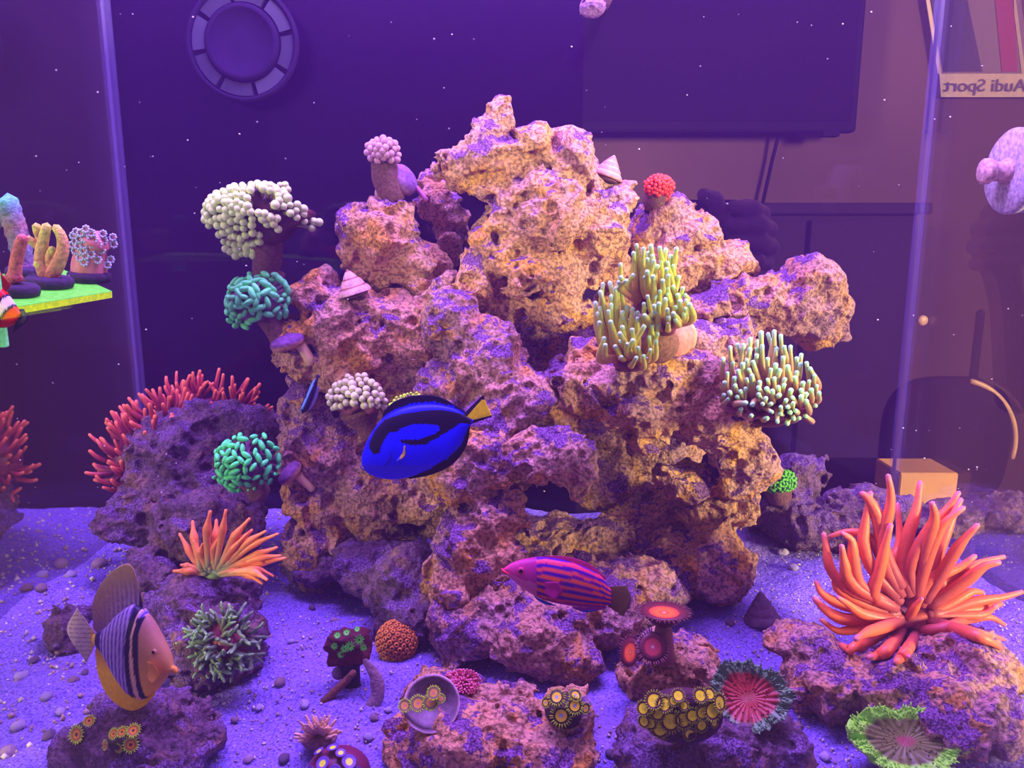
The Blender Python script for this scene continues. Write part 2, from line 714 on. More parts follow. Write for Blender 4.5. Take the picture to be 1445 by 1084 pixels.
def slab(name, lo, hi, mat, label=None, kind='structure', bevel=0.0, cat=None, parent=None):
    mb = MB()
    box(mb, lo, hi, (0.8, 0.8, 0.8), bevel)
    return mb.build(name, mat, parent=parent, smooth=False, label=label, kind=kind, cat=cat)


def glass_mat(name, refl, tint=(0.93, 0.93, 0.97), rough=0.0, fres=True):
    m = bpy.data.materials.new(name)
    m.use_nodes = True
    nt = m.node_tree
    nt.nodes.remove(nt.nodes['Principled BSDF'])
    out = nt.nodes['Material Output']
    tr = nd(nt, 'ShaderNodeBsdfTransparent', Color=(*tint, 1))
    gl = nd(nt, 'ShaderNodeBsdfGlossy', Color=(0.80, 0.74, 0.88, 1), Roughness=rough)
    mx = nd(nt, 'ShaderNodeMixShader')
    if fres:
        fr = nd(nt, 'ShaderNodeFresnel', IOR=1.33)
        nt.links.new(fr.outputs[0], mx.inputs[0])
    else:
        mx.inputs[0].default_value = refl
    nt.links.new(tr.outputs[0], mx.inputs[1])
    nt.links.new(gl.outputs[0], mx.inputs[2])
    nt.links.new(mx.outputs[0], out.inputs['Surface'])
    return m


M_glass = glass_mat('clear_glass', 0.03)
M_side = glass_mat('side_glass_from_inside', 0.62, (0.8, 0.8, 0.9), 0.035, False)
M_sideR = glass_mat('side_glass_clean', 0.30, (0.9, 0.9, 0.95), 0.02, False)
slab('wall_front', (TX0, TY0 - 0.012, TZ0), (TX1, TY0, TZ1), M_glass, 'clear front glass pane of the aquarium')
slab('wall_back', (TX0, TY1, TZ0), (TX1, TY1 + 0.012, TZ1), M_glass, 'clear back glass pane of the aquarium')
slab('wall_left', (TX0 - 0.012, TY0, TZ0), (TX0, TY1, TZ1), M_side, 'left glass pane mirroring the reef in the aquarium')
slab('wall_right', (TX1, TY0, TZ0), (TX1 + 0.012, TY1, TZ1), M_sideR, 'right glass pane of the aquarium')


def seam_mat():
    m, nt, b = new_mat('silicone_seam')
    b.inputs['Base Color'].default_value = (0.28, 0.22, 0.55, 1)
    b.inputs['Roughness'].default_value = 0.3
    tr = nd(nt, 'ShaderNodeBsdfTransparent')
    mx = nd(nt, 'ShaderNodeMixShader')
    mx.inputs[0].default_value = 0.13
    out = nt.nodes['Material Output']
    nt.links.new(tr.outputs[0], mx.inputs[1])
    nt.links.new(b.outputs[0], mx.inputs[2])
    nt.links.new(mx.outputs[0], out.inputs['Surface'])
    return m


M_seam = seam_mat()
for k, (x, sgn) in enumerate(((TX0, 1), (TX1, -1))):
    mb = MB()
    w = 0.010
    V = []
    for z in (0.0, TZ1):
        V += [(x, TY1, z), (x + sgn * w, TY1, z), (x + sgn * w * 0.8, TY1 - w * 0.25, z), (x + sgn * w * 0.25, TY1 - w * 0.8, z), (x, TY1 - w, z)]
    Fc = [(i, (i + 1) % 5, 5 + (i + 1) % 5, 5 + i) for i in range(5)] + [(4, 3, 2, 1, 0), (5, 6, 7, 8, 9)]
    mb.add(V, Fc, (0.5, 0.5, 0.8))
    mb.build('trim_%d' % (k + 1), M_seam, smooth=False, kind='structure', label='clear silicone seam in the %s back corner of the tank' % ('left', 'right')[k])

# sand bed
def sand_h(x, y):
    x, y = np.asarray(x, float), np.asarray(y, float)
    z = 0.006 * np.sin(x * 9 + 1.3) * np.cos(y * 8) + 0.004 * np.sin(x * 23 + y * 17) + 0.003 * np.sin(x * 41 - y * 37 + 2)
    z = z + 0.012 * np.exp(-((x + 0.52) / 0.10) ** 2) * 0 - 0.004
    return z


def make_sand():
    nx, ny = 480, 300
    rng = np.random.default_rng(5)
    hx = (TX1 - TX0) / (nx - 1)
    xs = np.linspace(TX0, TX1, nx); ys = np.linspace(TY0, TY1, ny)
    X, Y = np.meshgrid(xs, ys, indexing='ij')
    n = lambda wl: grid_noise((nx, ny, 2), hx, wl, rng)[:, :, 0]
    Z = sand_h(X, Y) + n(0.030) * 0.0020 + n(0.010) * 0.0010 + n(0.0055) * 0.0008
    V = np.stack([X, Y, Z], -1).reshape(-1, 3)
    i = np.arange(nx - 1)[:, None] * ny + np.arange(ny - 1)[None]
    Q = np.stack([i, i + ny, i + ny + 1, i + 1], -1).reshape(-1, 4)
    m, nt, b = new_mat('white_reef_sand')
    tc = nd(nt, 'ShaderNodeTexCoord')
    def noise(s, d=3.0):
        k = nd(nt, 'ShaderNodeTexNoise', Scale=s, Detail=d)
        nt.links.new(tc.outputs['Object'], k.inputs['Vector'])
        return k.outputs['Fac']
    c = mixrgb(nt, mramp(nt, noise(420, 4), 0.33, 0.58), (0.10, 0.068, 0.28), (0.27, 0.185, 0.62))
    c = mixrgb(nt, mramp(nt, noise(9, 5), 0.56, 0.72), c, (0.26, 0.16, 0.34))
    vo = nd(nt, 'ShaderNodeTexVoronoi', Scale=150.0)
    nt.links.new(tc.outputs['Object'], vo.inputs['Vector'])
    nt.links.new(c, b.inputs['Base Color'])
    b.inputs['Roughness'].default_value = 0.9
    b.inputs['Specular IOR Level'].default_value = 0.2
    bp = nd(nt, 'ShaderNodeBump', Strength=1.0, Distance=0.003)
    nt.links.new(noise(280, 5), bp.inputs['Height'])
    bq = nd(nt, 'ShaderNodeBump', Strength=0.5, Distance=0.002)
    nt.links.new(vo.outputs['Distance'], bq.inputs['Height'])
    nt.links.new(bp.outputs['Normal'], bq.inputs['Normal'])
    nt.links.new(bq.outputs['Normal'], b.inputs['Normal'])
    o = mesh_np('floor', V, Q, m, org=np.zeros(3))
    tag(o, 'pale violet lit sand bed covering the aquarium floor', None, kind='structure')


make_sand()

# room reflected in the front glass, built as solid things behind the tank
def wall_mat(name, col, rough=0.8):
    m, nt, b = new_mat(name)
    tc = nd(nt, 'ShaderNodeTexCoord')
    nz = nd(nt, 'ShaderNodeTexNoise', Scale=3.0, Detail=3.0)
    nt.links.new(tc.outputs['Object'], nz.inputs['Vector'])
    nt.links.new(mixrgb(nt, nz.outputs['Fac'], tuple(c * 0.9 for c in col), tuple(min(1, c * 1.08) for c in col)), b.inputs['Base Color'])
    b.inputs['Roughness'].default_value = rough
    b.inputs['Specular IOR Level'].default_value = 0.0
    n2 = nd(nt, 'ShaderNodeTexNoise', Scale=60.0)
    nt.links.new(tc.outputs['Object'], n2.inputs['Vector'])
    bp = nd(nt, 'ShaderNodeBump', Strength=0.15, Distance=0.004)
    nt.links.new(n2.outputs['Fac'], bp.inputs['Height'])
    nt.links.new(bp.outputs['Normal'], b.inputs['Normal'])
    return m


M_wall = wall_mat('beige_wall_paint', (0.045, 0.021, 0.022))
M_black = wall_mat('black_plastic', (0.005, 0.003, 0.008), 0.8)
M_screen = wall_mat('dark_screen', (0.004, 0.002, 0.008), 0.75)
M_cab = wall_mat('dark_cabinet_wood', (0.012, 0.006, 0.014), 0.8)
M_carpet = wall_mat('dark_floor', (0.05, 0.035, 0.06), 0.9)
ROOM_Y = 2.6
slab('wall_room', (-3.0, ROOM_Y, -0.85), (3.0, ROOM_Y + 0.08, 2.2), M_wall, 'beige painted wall of the reflected room, built behind the aquarium')
M_film = wall_mat('dark_backdrop_film', (0.034, 0.013, 0.045), 0.6)
slab('dark_backdrop', (TX0 - 0.012, TY1 + 0.013, TZ0), (0.105, TY1 + 0.016, TZ1), M_film, 'dark indigo backing sheet added behind the back glass to darken the left', None, 0, 'backing sheet')  # added sheet that keeps the left of the background dark
slab('floor_room', (-3.0, TY1 + 0.05, -0.90), (3.0, ROOM_Y, -0.85), M_carpet, 'dark floor of the reflected room, built behind the aquarium')
# cabinet that carries the tank
slab('aquarium_stand', (TX0 - 0.02, TY0 - 0.02, -0.85), (TX1 + 0.02, TY1 + 0.02, TZ0), M_cab, 'dark cabinet carrying the aquarium', None, 0.004, 'cabinet')


# faintly cloudy water fills the tank
def water_haze():
    m = bpy.data.materials.new('cloudy_water')
    m.use_nodes = True
    nt = m.node_tree
    nt.nodes.remove(nt.nodes['Principled BSDF'])
    v = nd(nt, 'ShaderNodeVolumeScatter', Color=(0.50, 0.10, 1.0, 1), Density=0.085, Anisotropy=0.0)
    nt.links.new(v.outputs[0], nt.nodes['Material Output'].inputs['Volume'])
    mb = MB()
    box(mb, (TX0 + .001, TY0 + .001, TZ0 + .001), (TX1 - .001, TY1 - .001, TZ1 - .02), (1, 1, 1))
    mb.build('water', m, None, smooth=False, label='faintly cloudy violet lit water filling the tank', kind='structure')


water_haze()
# ------------------------------------------------------------------ rocks
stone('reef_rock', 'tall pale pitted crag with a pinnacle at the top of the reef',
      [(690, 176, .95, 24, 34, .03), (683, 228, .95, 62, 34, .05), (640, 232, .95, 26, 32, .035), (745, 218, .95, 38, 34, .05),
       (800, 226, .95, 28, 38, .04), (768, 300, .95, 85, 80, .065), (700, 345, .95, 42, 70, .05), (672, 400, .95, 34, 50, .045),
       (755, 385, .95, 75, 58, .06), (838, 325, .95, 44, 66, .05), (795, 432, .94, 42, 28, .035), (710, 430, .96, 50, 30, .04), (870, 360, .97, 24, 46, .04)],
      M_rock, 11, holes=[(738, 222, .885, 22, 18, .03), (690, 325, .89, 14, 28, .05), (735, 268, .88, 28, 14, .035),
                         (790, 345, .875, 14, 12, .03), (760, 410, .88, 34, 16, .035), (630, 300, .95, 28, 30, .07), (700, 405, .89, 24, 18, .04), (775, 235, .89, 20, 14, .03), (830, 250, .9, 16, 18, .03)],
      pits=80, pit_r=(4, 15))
stone('reef_rock', 'orange brown block under the pink ball coral',
      [(548, 345, .98, 58, 48, .05), (514, 318, .98, 26, 26, .04), (592, 380, .98, 40, 50, .045), (556, 300, .98, 26, 20, .03), (520, 385, .98, 40, 34, .04)], M_rock, 12, pits=25)
stone('reef_rock', 'small mauve stone wedged between crag and orange block',
      [(618, 282, 1.03, 20, 28, .025), (638, 308, 1.03, 22, 24, .025), (612, 262, 1.03, 14, 12, .02), (632, 335, 1.03, 18, 30, .025)], M_rock2, 13, pits=8, warp=7)
stone('reef_rock', 'wide orange rock face with a striped snail on its top edge',
      [(520, 468, .94, 84, 60, .06), (456, 425, .95, 34, 36, .04), (585, 470, .95, 66, 66, .05), (436, 500, .95, 34, 50, .04), (500, 530, .95, 66, 44, .05), (600, 540, .95, 60, 50, .04), (590, 420, .96, 50, 30, .04)],
      M_rock, 14, holes=[(545, 500, .875, 10, 14, .03), (585, 560, .88, 22, 14, .03), (600, 440, .89, 8, 12, .03)], pits=60)
stone('reef_rock', 'mauve pillar with hollows rising from the sand beside the dark rock',
      [(434, 572, .96, 32, 46, .035), (462, 640, .95, 56, 60, .05), (456, 705, .94, 50, 58, .05), (455, 765, .94, 50, 56, .05), (530, 680, .95, 80, 66, .05),
       (545, 735, .96, 60, 44, .05), (600, 690, .95, 60, 70, .05), (540, 600, .96, 80, 50, .04)],
      M_rock2, 15, holes=[(575, 752, .91, 44, 15, .07), (425, 755, .885, 9, 8, .03)], pits=35)
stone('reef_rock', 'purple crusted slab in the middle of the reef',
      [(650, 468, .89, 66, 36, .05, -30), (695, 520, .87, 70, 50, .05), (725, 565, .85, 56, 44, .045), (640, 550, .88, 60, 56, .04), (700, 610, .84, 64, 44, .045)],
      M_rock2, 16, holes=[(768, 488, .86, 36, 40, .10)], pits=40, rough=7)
stone('reef_rock', 'forked orange limb reaching out of the reef beside the blue fish',
      [(700, 640, .81, 74, 46, .045), (775, 645, .80, 56, 40, .035), (814, 652, .80, 30, 32, .028), (645, 672, .81, 60, 42, .04), (800, 690, .80, 12, 14, .015),
       (690, 725, .80, 50, 50, .04), (662, 775, .79, 50, 66, .04), (640, 830, .78, 44, 46, .04), (700, 790, .78, 40, 44, .03)],
      M_rock, 17, pits=45)
stone('reef_rock', 'shadowed back rock inside the reef arch',
      [(760, 500, 1.05, 84, 66, .05), (840, 520, 1.06, 70, 56, .05), (870, 690, 1.03, 74, 56, .05), (910, 630, 1.04, 70, 60, .05), (680, 500, 1.06, 66, 66, .05), (900, 440, 1.06, 60, 50, .04), (790, 600, 1.05, 90, 56, .05), (720, 640, 1.06, 70, 60, .05)],
      M_rock2, 18, pits=25)
stone('reef_rock', 'broad orange arch carrying the two headed torch coral',
      [(805, 518, .87, 54, 36, .045), (772, 545, .87, 34, 44, .035), (862, 545, .86, 66, 46, .05), (935, 540, .86, 80, 50, .055), (905, 585, .84, 60, 34, .045),
       (925, 622, .84, 38, 28, .03), (1000, 580, .87, 70, 54, .055), (1044, 640, .86, 42, 40, .035), (1070, 655, .86, 20, 28, .02), (1030, 680, .86, 24, 24, .02), (770, 585, .86, 44, 22, .03),
       (970, 490, .92, 100, 50, .05), (965, 680, .88, 44, 26, .03)],
      M_rock, 19, holes=[(764, 492, .86, 34, 36, .10), (806, 556, .81, 10, 12, .05), (950, 640, .80, 36, 22, .06), (800, 628, .84, 62, 22, .06)], pits=60)
stone('reef_rock', 'right foot of the reef arch standing in the sand',
      [(1000, 722, .90, 48, 56, .04), (1010, 790, .87, 54, 66, .05), (950, 800, .89, 64, 54, .05), (880, 770, .95, 74, 44, .05), (1045, 705, .90, 28, 28, .03), (940, 735, .96, 44, 54, .04)],
      M_rock, 20, pits=40)
stone('reef_rock', 'pale rock wedge below the red coral knob',
      [(935, 312, 1.0, 38, 34, .04), (975, 335, 1.0, 34, 34, .04), (945, 370, 1.0, 66, 52, .05), (1012, 388, .99, 50, 36, .04), (905, 335, 1.0, 30, 50, .035), (890, 410, 1.0, 46, 50, .04), (980, 420, 1.0, 60, 40, .04)],
      M_rock, 21, pits=40)
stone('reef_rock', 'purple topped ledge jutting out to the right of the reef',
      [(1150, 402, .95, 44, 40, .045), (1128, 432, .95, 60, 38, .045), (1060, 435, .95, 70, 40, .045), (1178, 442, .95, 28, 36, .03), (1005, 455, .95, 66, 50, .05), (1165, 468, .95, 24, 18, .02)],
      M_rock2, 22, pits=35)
stone('reef_rock', 'big mauve boulder on the sand behind the striped purple fish',
      [(760, 890, .74, 78, 62, .06), (835, 855, .78, 84, 66, .06), (720, 845, .78, 60, 52, .05), (900, 835, .83, 74, 52, .05), (790, 775, .93, 110, 44, .06), (655, 890, .76, 52, 54, .04), (790, 925, .72, 70, 34, .04)],
      M_rock2, 23, pits=60)
stone('reef_rock', 'dark crusted base rock behind the orange ball coral',
      [(575, 838, .83, 52, 68, .05), (545, 800, .88, 76, 40, .05), (600, 880, .79, 44, 40, .04), (470, 800, .92, 70, 24, .04)], M_rock3, 24, pits=25)
# side rocks
stone('reef_rock', 'dark purple rock carrying the red anemones by the left glass',
      [(270, 655, .98, 92, 80, .07), (330, 610, 1.0, 62, 40, .05), (215, 720, .96, 56, 55, .06), (300, 745, .92, 80, 60, .07), (360, 640, 1.02, 60, 54, .05), (395, 640, 1.04, 40, 54, .04), (240, 795, .89, 50, 40, .04)],
      M_rock3, 25, pits=50)
stone('reef_rock', 'brown crusted rock under the orange bubble anemone',
      [(280, 855, .77, 78, 52, .05), (330, 850, .78, 44, 54, .04), (300, 905, .73, 70, 46, .05), (225, 805, .84, 34, 30, .03)], M_rock3, 26, pits=30)
stone('reef_rock', 'dark front stone with yellow button polyps',
      [(205, 1035, .585, 88, 52, .05), (170, 1000, .61, 36, 26, .03), (250, 1040, .585, 60, 36, .04), (120, 1060, .575, 44, 34, .03)], M_rock3, 27, pits=25, vox=3.4)
stone('reef_rock', 'small brown stone behind the striped yellow fish',
      [(92, 888, .77, 32, 30, .02), (110, 868, .79, 24, 18, .02)], M_rock3, 28, pits=6, warp=6)
stone('reef_rock', 'brown mottled stone with a shell of button polyps',
      [(650, 1040, .585, 80, 50, .05), (620, 990, .63, 50, 34, .03), (710, 1015, .61, 64, 44, .04), (800, 1030, .60, 40, 54, .035), (760, 1060, .58, 74, 40, .04), (665, 985, .64, 26, 24, .02), (575, 1060, .575, 40, 34, .03)],
      M_rock, 29, pits=50, vox=3.4)
stone('reef_rock', 'small stone under the long stalked fringed polyps',
      [(945, 930, .70, 54, 42, .035), (915, 955, .68, 36, 44, .03), (985, 940, .70, 34, 30, .03)], M_rock, 30, pits=14, vox=3.4)
stone('reef_rock', 'dark stone carrying the yellow polyp ring and red mushroom',
      [(980, 1050, .58, 92, 50, .05), (1075, 1045, .59, 66, 36, .04), (920, 1050, .58, 40, 50, .04), (1040, 1010, .63, 64, 34, .03)], M_rock3, 31, pits=40, vox=3.4)
stone('reef_rock', 'wide crusted rock under the large orange anemone',
      [(1290, 960, .68, 114, 52, .07), (1150, 920, .69, 64, 34, .045, -20), (1360, 945, .67, 66, 54, .06), (1340, 1000, .62, 64, 50, .05), (1230, 960, .66, 64, 54, .05), (1150, 970, .66, 44, 40, .04), (1385, 1010, .615, 34, 44, .04)],
      M_rock2, 32, pits=70, vox=3.2)
stone('reef_rock', 'dark rock with the green tufted coral behind the reef',
      [(1110, 720, 1.06, 62, 42, .05), (1130, 665, 1.10, 32, 34, .035), (1150, 735, 1.03, 64, 38, .05), (1095, 690, 1.08, 44, 34, .04), (1200, 745, 1.01, 44, 30, .04)], M_rock3, 33, pits=25)
stone('reef_rock', 'low dim stone by the back glass beside the dark rock',
      [(1220, 715, 1.12, 70, 26, .04), (1330, 730, 1.10, 64, 26, .04), (1420, 725, 1.08, 44, 34, .04)], M_rock3, 34, pits=10)
# ------------------------------------------------------------------ fish
def resample(P, n):
    P = np.asarray(P, float)
    S = smooth_path(P, max(60, n * 2))
    L = np.concatenate([[0], np.cumsum(np.linalg.norm(np.diff(S, axis=0), axis=1))])
    t = np.linspace(0, L[-1], n)
    return np.stack([np.interp(t, L, S[:, k]) for k in range(2)], -1)


class Fish:
    """swims in a plane: pixel outline at distance y, turned by slope (metres deeper per metre to the right)"""
    def __init__(self, name, label, y, u0, v0, slope=0.0):
        self.y, self.u0, self.v0, self.slope = y, u0, v0, slope
        self.s = float((at(u0, v0, y) - CAMP) @ FWD) / F_PX
        self.t = thing(name, label, 'fish', at(u0, v0, y))

    def P(self, u, v, w=0.0):
        """w = pixels towards the viewer"""
        u, v, w = np.broadcast_arrays(np.asarray(u, float), np.asarray(v, float), np.asarray(w, float))
        c = at(self.u0, self.v0, self.y)
        ax = nrm(RGT + self.slope * FWD)
        nn = nrm(np.cross(UPV, ax)); nn = nn if nn @ FWD < 0 else -nn
        k = math.sqrt(1 + self.slope ** 2)
        return c + self.s * ((u - self.u0)[..., None] * ax * k - (v - self.v0)[..., None] * UPV + w[..., None] * nn)

    def body(self, top, bot, thick, col, n=90, m=40, name='body', pw=0.8):
        T, B = resample(top, n), resample(bot, n)
        th = np.interp(np.linspace(0, 1, n), [q[0] for q in thick], [q[1] for q in thick])
        V, Cc = [], []
        a = np.linspace(0, 2 * math.pi, m, endpoint=False)
        ca, sa = np.cos(a), np.sin(a)
        cu = np.sign(ca) * np.abs(ca) ** 0.95
        su = np.sign(sa) * np.abs(sa) ** pw
        U = (T[:, None] + B[:, None]) / 2 + (T - B)[:, None] / 2 * cu[None, :, None]
        W = th[:, None] * su[None]
        Vw = self.P(U[..., 0], U[..., 1], W).reshape(-1, 3)
        Cc = col(U[..., 0].ravel(), U[..., 1].ravel())
        Fc = [(i * m + k, i * m + (k + 1) % m, (i + 1) * m + (k + 1) % m, (i + 1) * m + k) for i in range(n - 1) for k in range(m)]
        Fc += [tuple(range(m))[::-1], tuple((n - 1) * m + k for k in range(m))]
        return MB().add(Vw, Fc, Cc).build(name, M_fish, self.t)

    def fin(self, name, base, outer, col, thick=1.2, w0=0.0, w1=0.0, n=40, m=10, parent=None, ripple=0.0):
        A, O = resample(base, n), resample(outer, n)
        V, Cc = [], []
        N = n * m
        for side in (1, -1):
            for i in range(n):
                for k in range(m):
                    f = k / (m - 1)
                    p = A[i] * (1 - f) + O[i] * f
                    e = min(1, 4 * min(i, n - 1 - i) / n + 0.15) * (1 - 0.75 * f)
                    w = w0 * (1 - f) + w1 * f + side * thick * e * 0.5 + ripple * math.sin(i * 1.9) * f
                    V.append((p[0], p[1], w))
        V = np.array(V)
        Cc = col(V[:, 0], V[:, 1])
        Fc = []
        for s_, o in ((1, 0), (-1, N)):
            for i in range(n - 1):
                for k in range(m - 1):
                    q = (o + i * m + k, o + i * m + k + 1, o + (i + 1) * m + k + 1, o + (i + 1) * m + k)
                    Fc.append(q if s_ > 0 else q[::-1])
        edge = [i * m for i in range(n)] + [(n - 1) * m + k for k in range(1, m)] + [i * m + m - 1 for i in range(n - 2, -1, -1)] + [k for k in range(m - 2, 0, -1)]
        for a, b in zip(edge, edge[1:] + edge[:1]):
            Fc.append((a, b, b + N, a + N))
        return MB().add(self.P(V[:, 0], V[:, 1], V[:, 2]), Fc, Cc).build(name, M_fin, parent or self.t)

    def eye(self, u, v, w, r, white=(0.5, 0.4, 0.1), pupil=(0.004, 0.004, 0.01)):
        for sd in (1, -1):
            nn = nrm(self.P(0, 0, 1) - self.P(0, 0, 0)) * sd
            x, y_, z = frame(nn)
            c = self.P(u, v, w * sd)
            e = ball(MB(), c, (r * self.s, r * self.s, r * self.s * 0.6), white, 14, 8, (x, y_, z)).build('eye', M_fish, self.t)
            ball(MB(), c + nn * r * self.s * 0.28, (r * 0.62 * self.s, r * 0.62 * self.s, r * 0.42 * self.s), pupil, 12, 7, (x, y_, z)).build('pupil', M_fish, e)


def cols(u, default):
    return np.repeat(np.asarray(default, float)[None], len(u), 0)


# --- blue tang
BLUE, BLK, YEL = np.array((0.002, 0.012, 1.0)), np.array((0.006, 0.004, 0.02)), np.array((1.0, 0.95, 0.002))
f = Fish('blue_tang_fish', 'bright blue fish with black markings and a yellow tail', .70, 600, 615)
BAND = [(524, 632), (523, 624), (531, 606), (545, 591), (570, 583), (600, 579), (625, 578), (650, 583), (668, 590), (664, 598), (650, 597),
        (640, 604), (622, 615), (602, 626), (584, 627), (570, 624), (567, 619), (575, 619), (592, 619), (612, 613), (622, 606), (620, 600), (605, 598), (585, 598), (570, 603), (562, 609), (553, 609), (547, 617), (541, 628), (539, 638), (530, 640)]


def tang_col(u, v):
    c = cols(u, BLUE)
    c[inside(BAND, u, v)] = BLK
    low = v > 655
    c[low] = c[low] * 0.6 + np.array((0.06, 0.05, 0.5)) * 0.4
    return c


bd = f.body([(510, 655), (513, 636), (524, 612), (545, 586), (575, 573), (610, 570), (640, 576), (660, 588), (668, 592)],
            [(510, 655), (520, 668), (545, 676), (575, 674), (605, 662), (630, 645), (648, 622), (660, 604), (666, 599)],
            [(0, 1), (.06, 8), (.2, 17), (.4, 21), (.65, 16), (.85, 8), (1, 4)], tang_col, n=200, m=150)
def dors(u, v):
    c = cols(u, BLUE)
    top = np.interp(u, [540, 560, 585, 610, 640, 660], [588, 570, 561, 560, 566, 580])
    c[v < top + 8 + 2 * np.sin(u * 0.9)] = BLK
    return c
f.fin('dorsal_fin', [(541, 590), (560, 579), (590, 572), (625, 573), (658, 588)], [(540, 584), (556, 567), (585, 558), (620, 560), (656, 580)], dors, 2.5)
def anal(u, v):
    c = cols(u, np.array((0.01, 0.03, 0.75)))
    line = np.interp(u, [575, 605, 635, 652, 664], [676, 667, 649, 630, 600])
    c[v > line - 4] = BLK
    return c
f.fin('anal_fin', [(570, 673), (600, 662), (628, 645), (646, 623), (656, 606)], [(580, 676), (612, 669), (640, 654), (658, 630), (664, 600)], anal, 2.5)
def tail(u, v):
    c = cols(u, YEL)
    t1 = np.interp(u, [648, 680], [596, 560]); t2 = np.interp(u, [648, 694], [600, 588])
    c[(v < t1 + 4)] = BLK
    c[(v > t2 - 2) & (u > 655)] = BLK
    return c
f.fin('tail_fin', [(654, 584), (656, 592), (660, 600)], [(682, 557), (688, 573), (695, 588)], tail, 4.0, n=60, m=24)
f.fin('pectoral_fin', [(571, 627), (570, 634), (567, 641)], [(575, 628), (574, 642), (562, 650)], lambda u, v: np.where((u > 568)[:, None], np.array((0.55, 0.42, 0.02)), np.array((0.05, 0.07, 0.55))), 1.5, 18, 23, n=16, m=6)
f.eye(531, 634, 9.5, 4.2, (0.01, 0.01, 0.06))
tube(MB(), f.P(*np.array([(509.5, 657), (511, 660), (516, 663)]).T, np.array((5.5, 6.5, 8.5))), 0.0006, (0.002, 0.01, 0.25), 6).build('mouth', M_fish, f.t)
tube(MB(), f.P(*np.array([(553, 632), (555, 640), (553, 648), (546, 655)]).T, np.array((18.5, 19.5, 19.5, 18.0))), 0.0005, (0.002, 0.006, 0.2), 6).build('gill_line', M_fish, f.t)

# --- striped wrasse
f = Fish('striped_wrasse', 'magenta fish with orange and violet stripes along its side', .65, 795, 825)
def wrasse(u, v):
    top = np.interp(u, [710, 735, 770, 810, 850, 870], [800, 790, 786, 793, 812, 832])
    bot = np.interp(u, [710, 735, 770, 810, 850, 870], [806, 836, 851, 858, 860, 860])
    q = (v - top) / np.maximum(bot - top, 1)
    c = ramp(np.clip((u - 705) / 60, 0, 1), [(0, rgb(235, 60, 130)), (.3, rgb(205, 60, 160)), (1, rgb(150, 20, 140))])
    st = np.sin((q - 0.02) * 2 * math.pi * 6.2)
    on = (u > 757) & (q < 0.86)
    ora = ramp(q, [(0, rgb(215, 50, 120)), (.4, rgb(240, 95, 70)), (1, rgb(220, 70, 80))])
    vio = rgb(70, 12, 170)
    c[on & (st > 0.1)] = ora[on & (st > 0.1)]
    c[on & (st <= -0.2)] = vio
    head = (u <= 757) & (q > 0.55)
    c[head] = c[head] * 0.6 + rgb(230, 140, 220) * 0.4
    return c
f.body([(710, 803), (722, 795), (740, 789), (765, 786), (795, 790), (825, 800), (848, 813), (862, 832)],
       [(710, 805), (722, 817), (742, 833), (765, 845), (795, 853), (825, 857), (848, 857), (862, 853)],
       [(0, 2), (.1, 8), (.3, 15), (.5, 16), (.8, 9), (1, 4)], wrasse, n=120, m=64)
f.fin('dorsal_fin', [(757, 788), (790, 790), (825, 801), (852, 818)], [(762, 785), (795, 785), (830, 795), (856, 816)], lambda u, v: cols(u, rgb(190, 40, 130)), 2)
f.fin('anal_fin', [(808, 856), (830, 858), (854, 855)], [(808, 859), (828, 864), (856, 859)], lambda u, v: np.where((v > 861)[:, None], rgb(60, 60, 230), rgb(150, 40, 190)), 2)
f.fin('pelvic_fin', [(752, 838), (764, 845), (775, 849)], [(758, 845), (770, 851), (786, 853)], lambda u, v: cols(u, rgb(50, 70, 235)), 2, 6, 8, n=16, m=5)
f.fin('pectoral_fin', [(768, 818), (769, 826), (768, 834)], [(786, 816), (792, 830), (782, 842)], lambda u, v: cols(u, rgb(170, 30, 140)), 1.2, 15, 20, n=16, m=6)
f.fin('tail_fin', [(858, 828), (861, 842), (858, 856)], [(884, 826), (891, 846), (880, 870)], lambda u, v: ramp(np.clip((u - 858) / 32, 0, 1), [(0, rgb(110, 40, 90)), (.3, rgb(105, 75, 45)), (1, rgb(120, 90, 80))]), 2.5, n=30, m=12)
f.eye(735, 803, 10, 5.0, (0.55, 0.05, 0.14))
tube(MB(), f.P(*np.array([(708, 803), (711, 806), (718, 809)]).T, np.array((0, 3.0, 5.5))), 0.0010, rgb(240, 50, 110), 6).build('lip', M_fish, f.t)

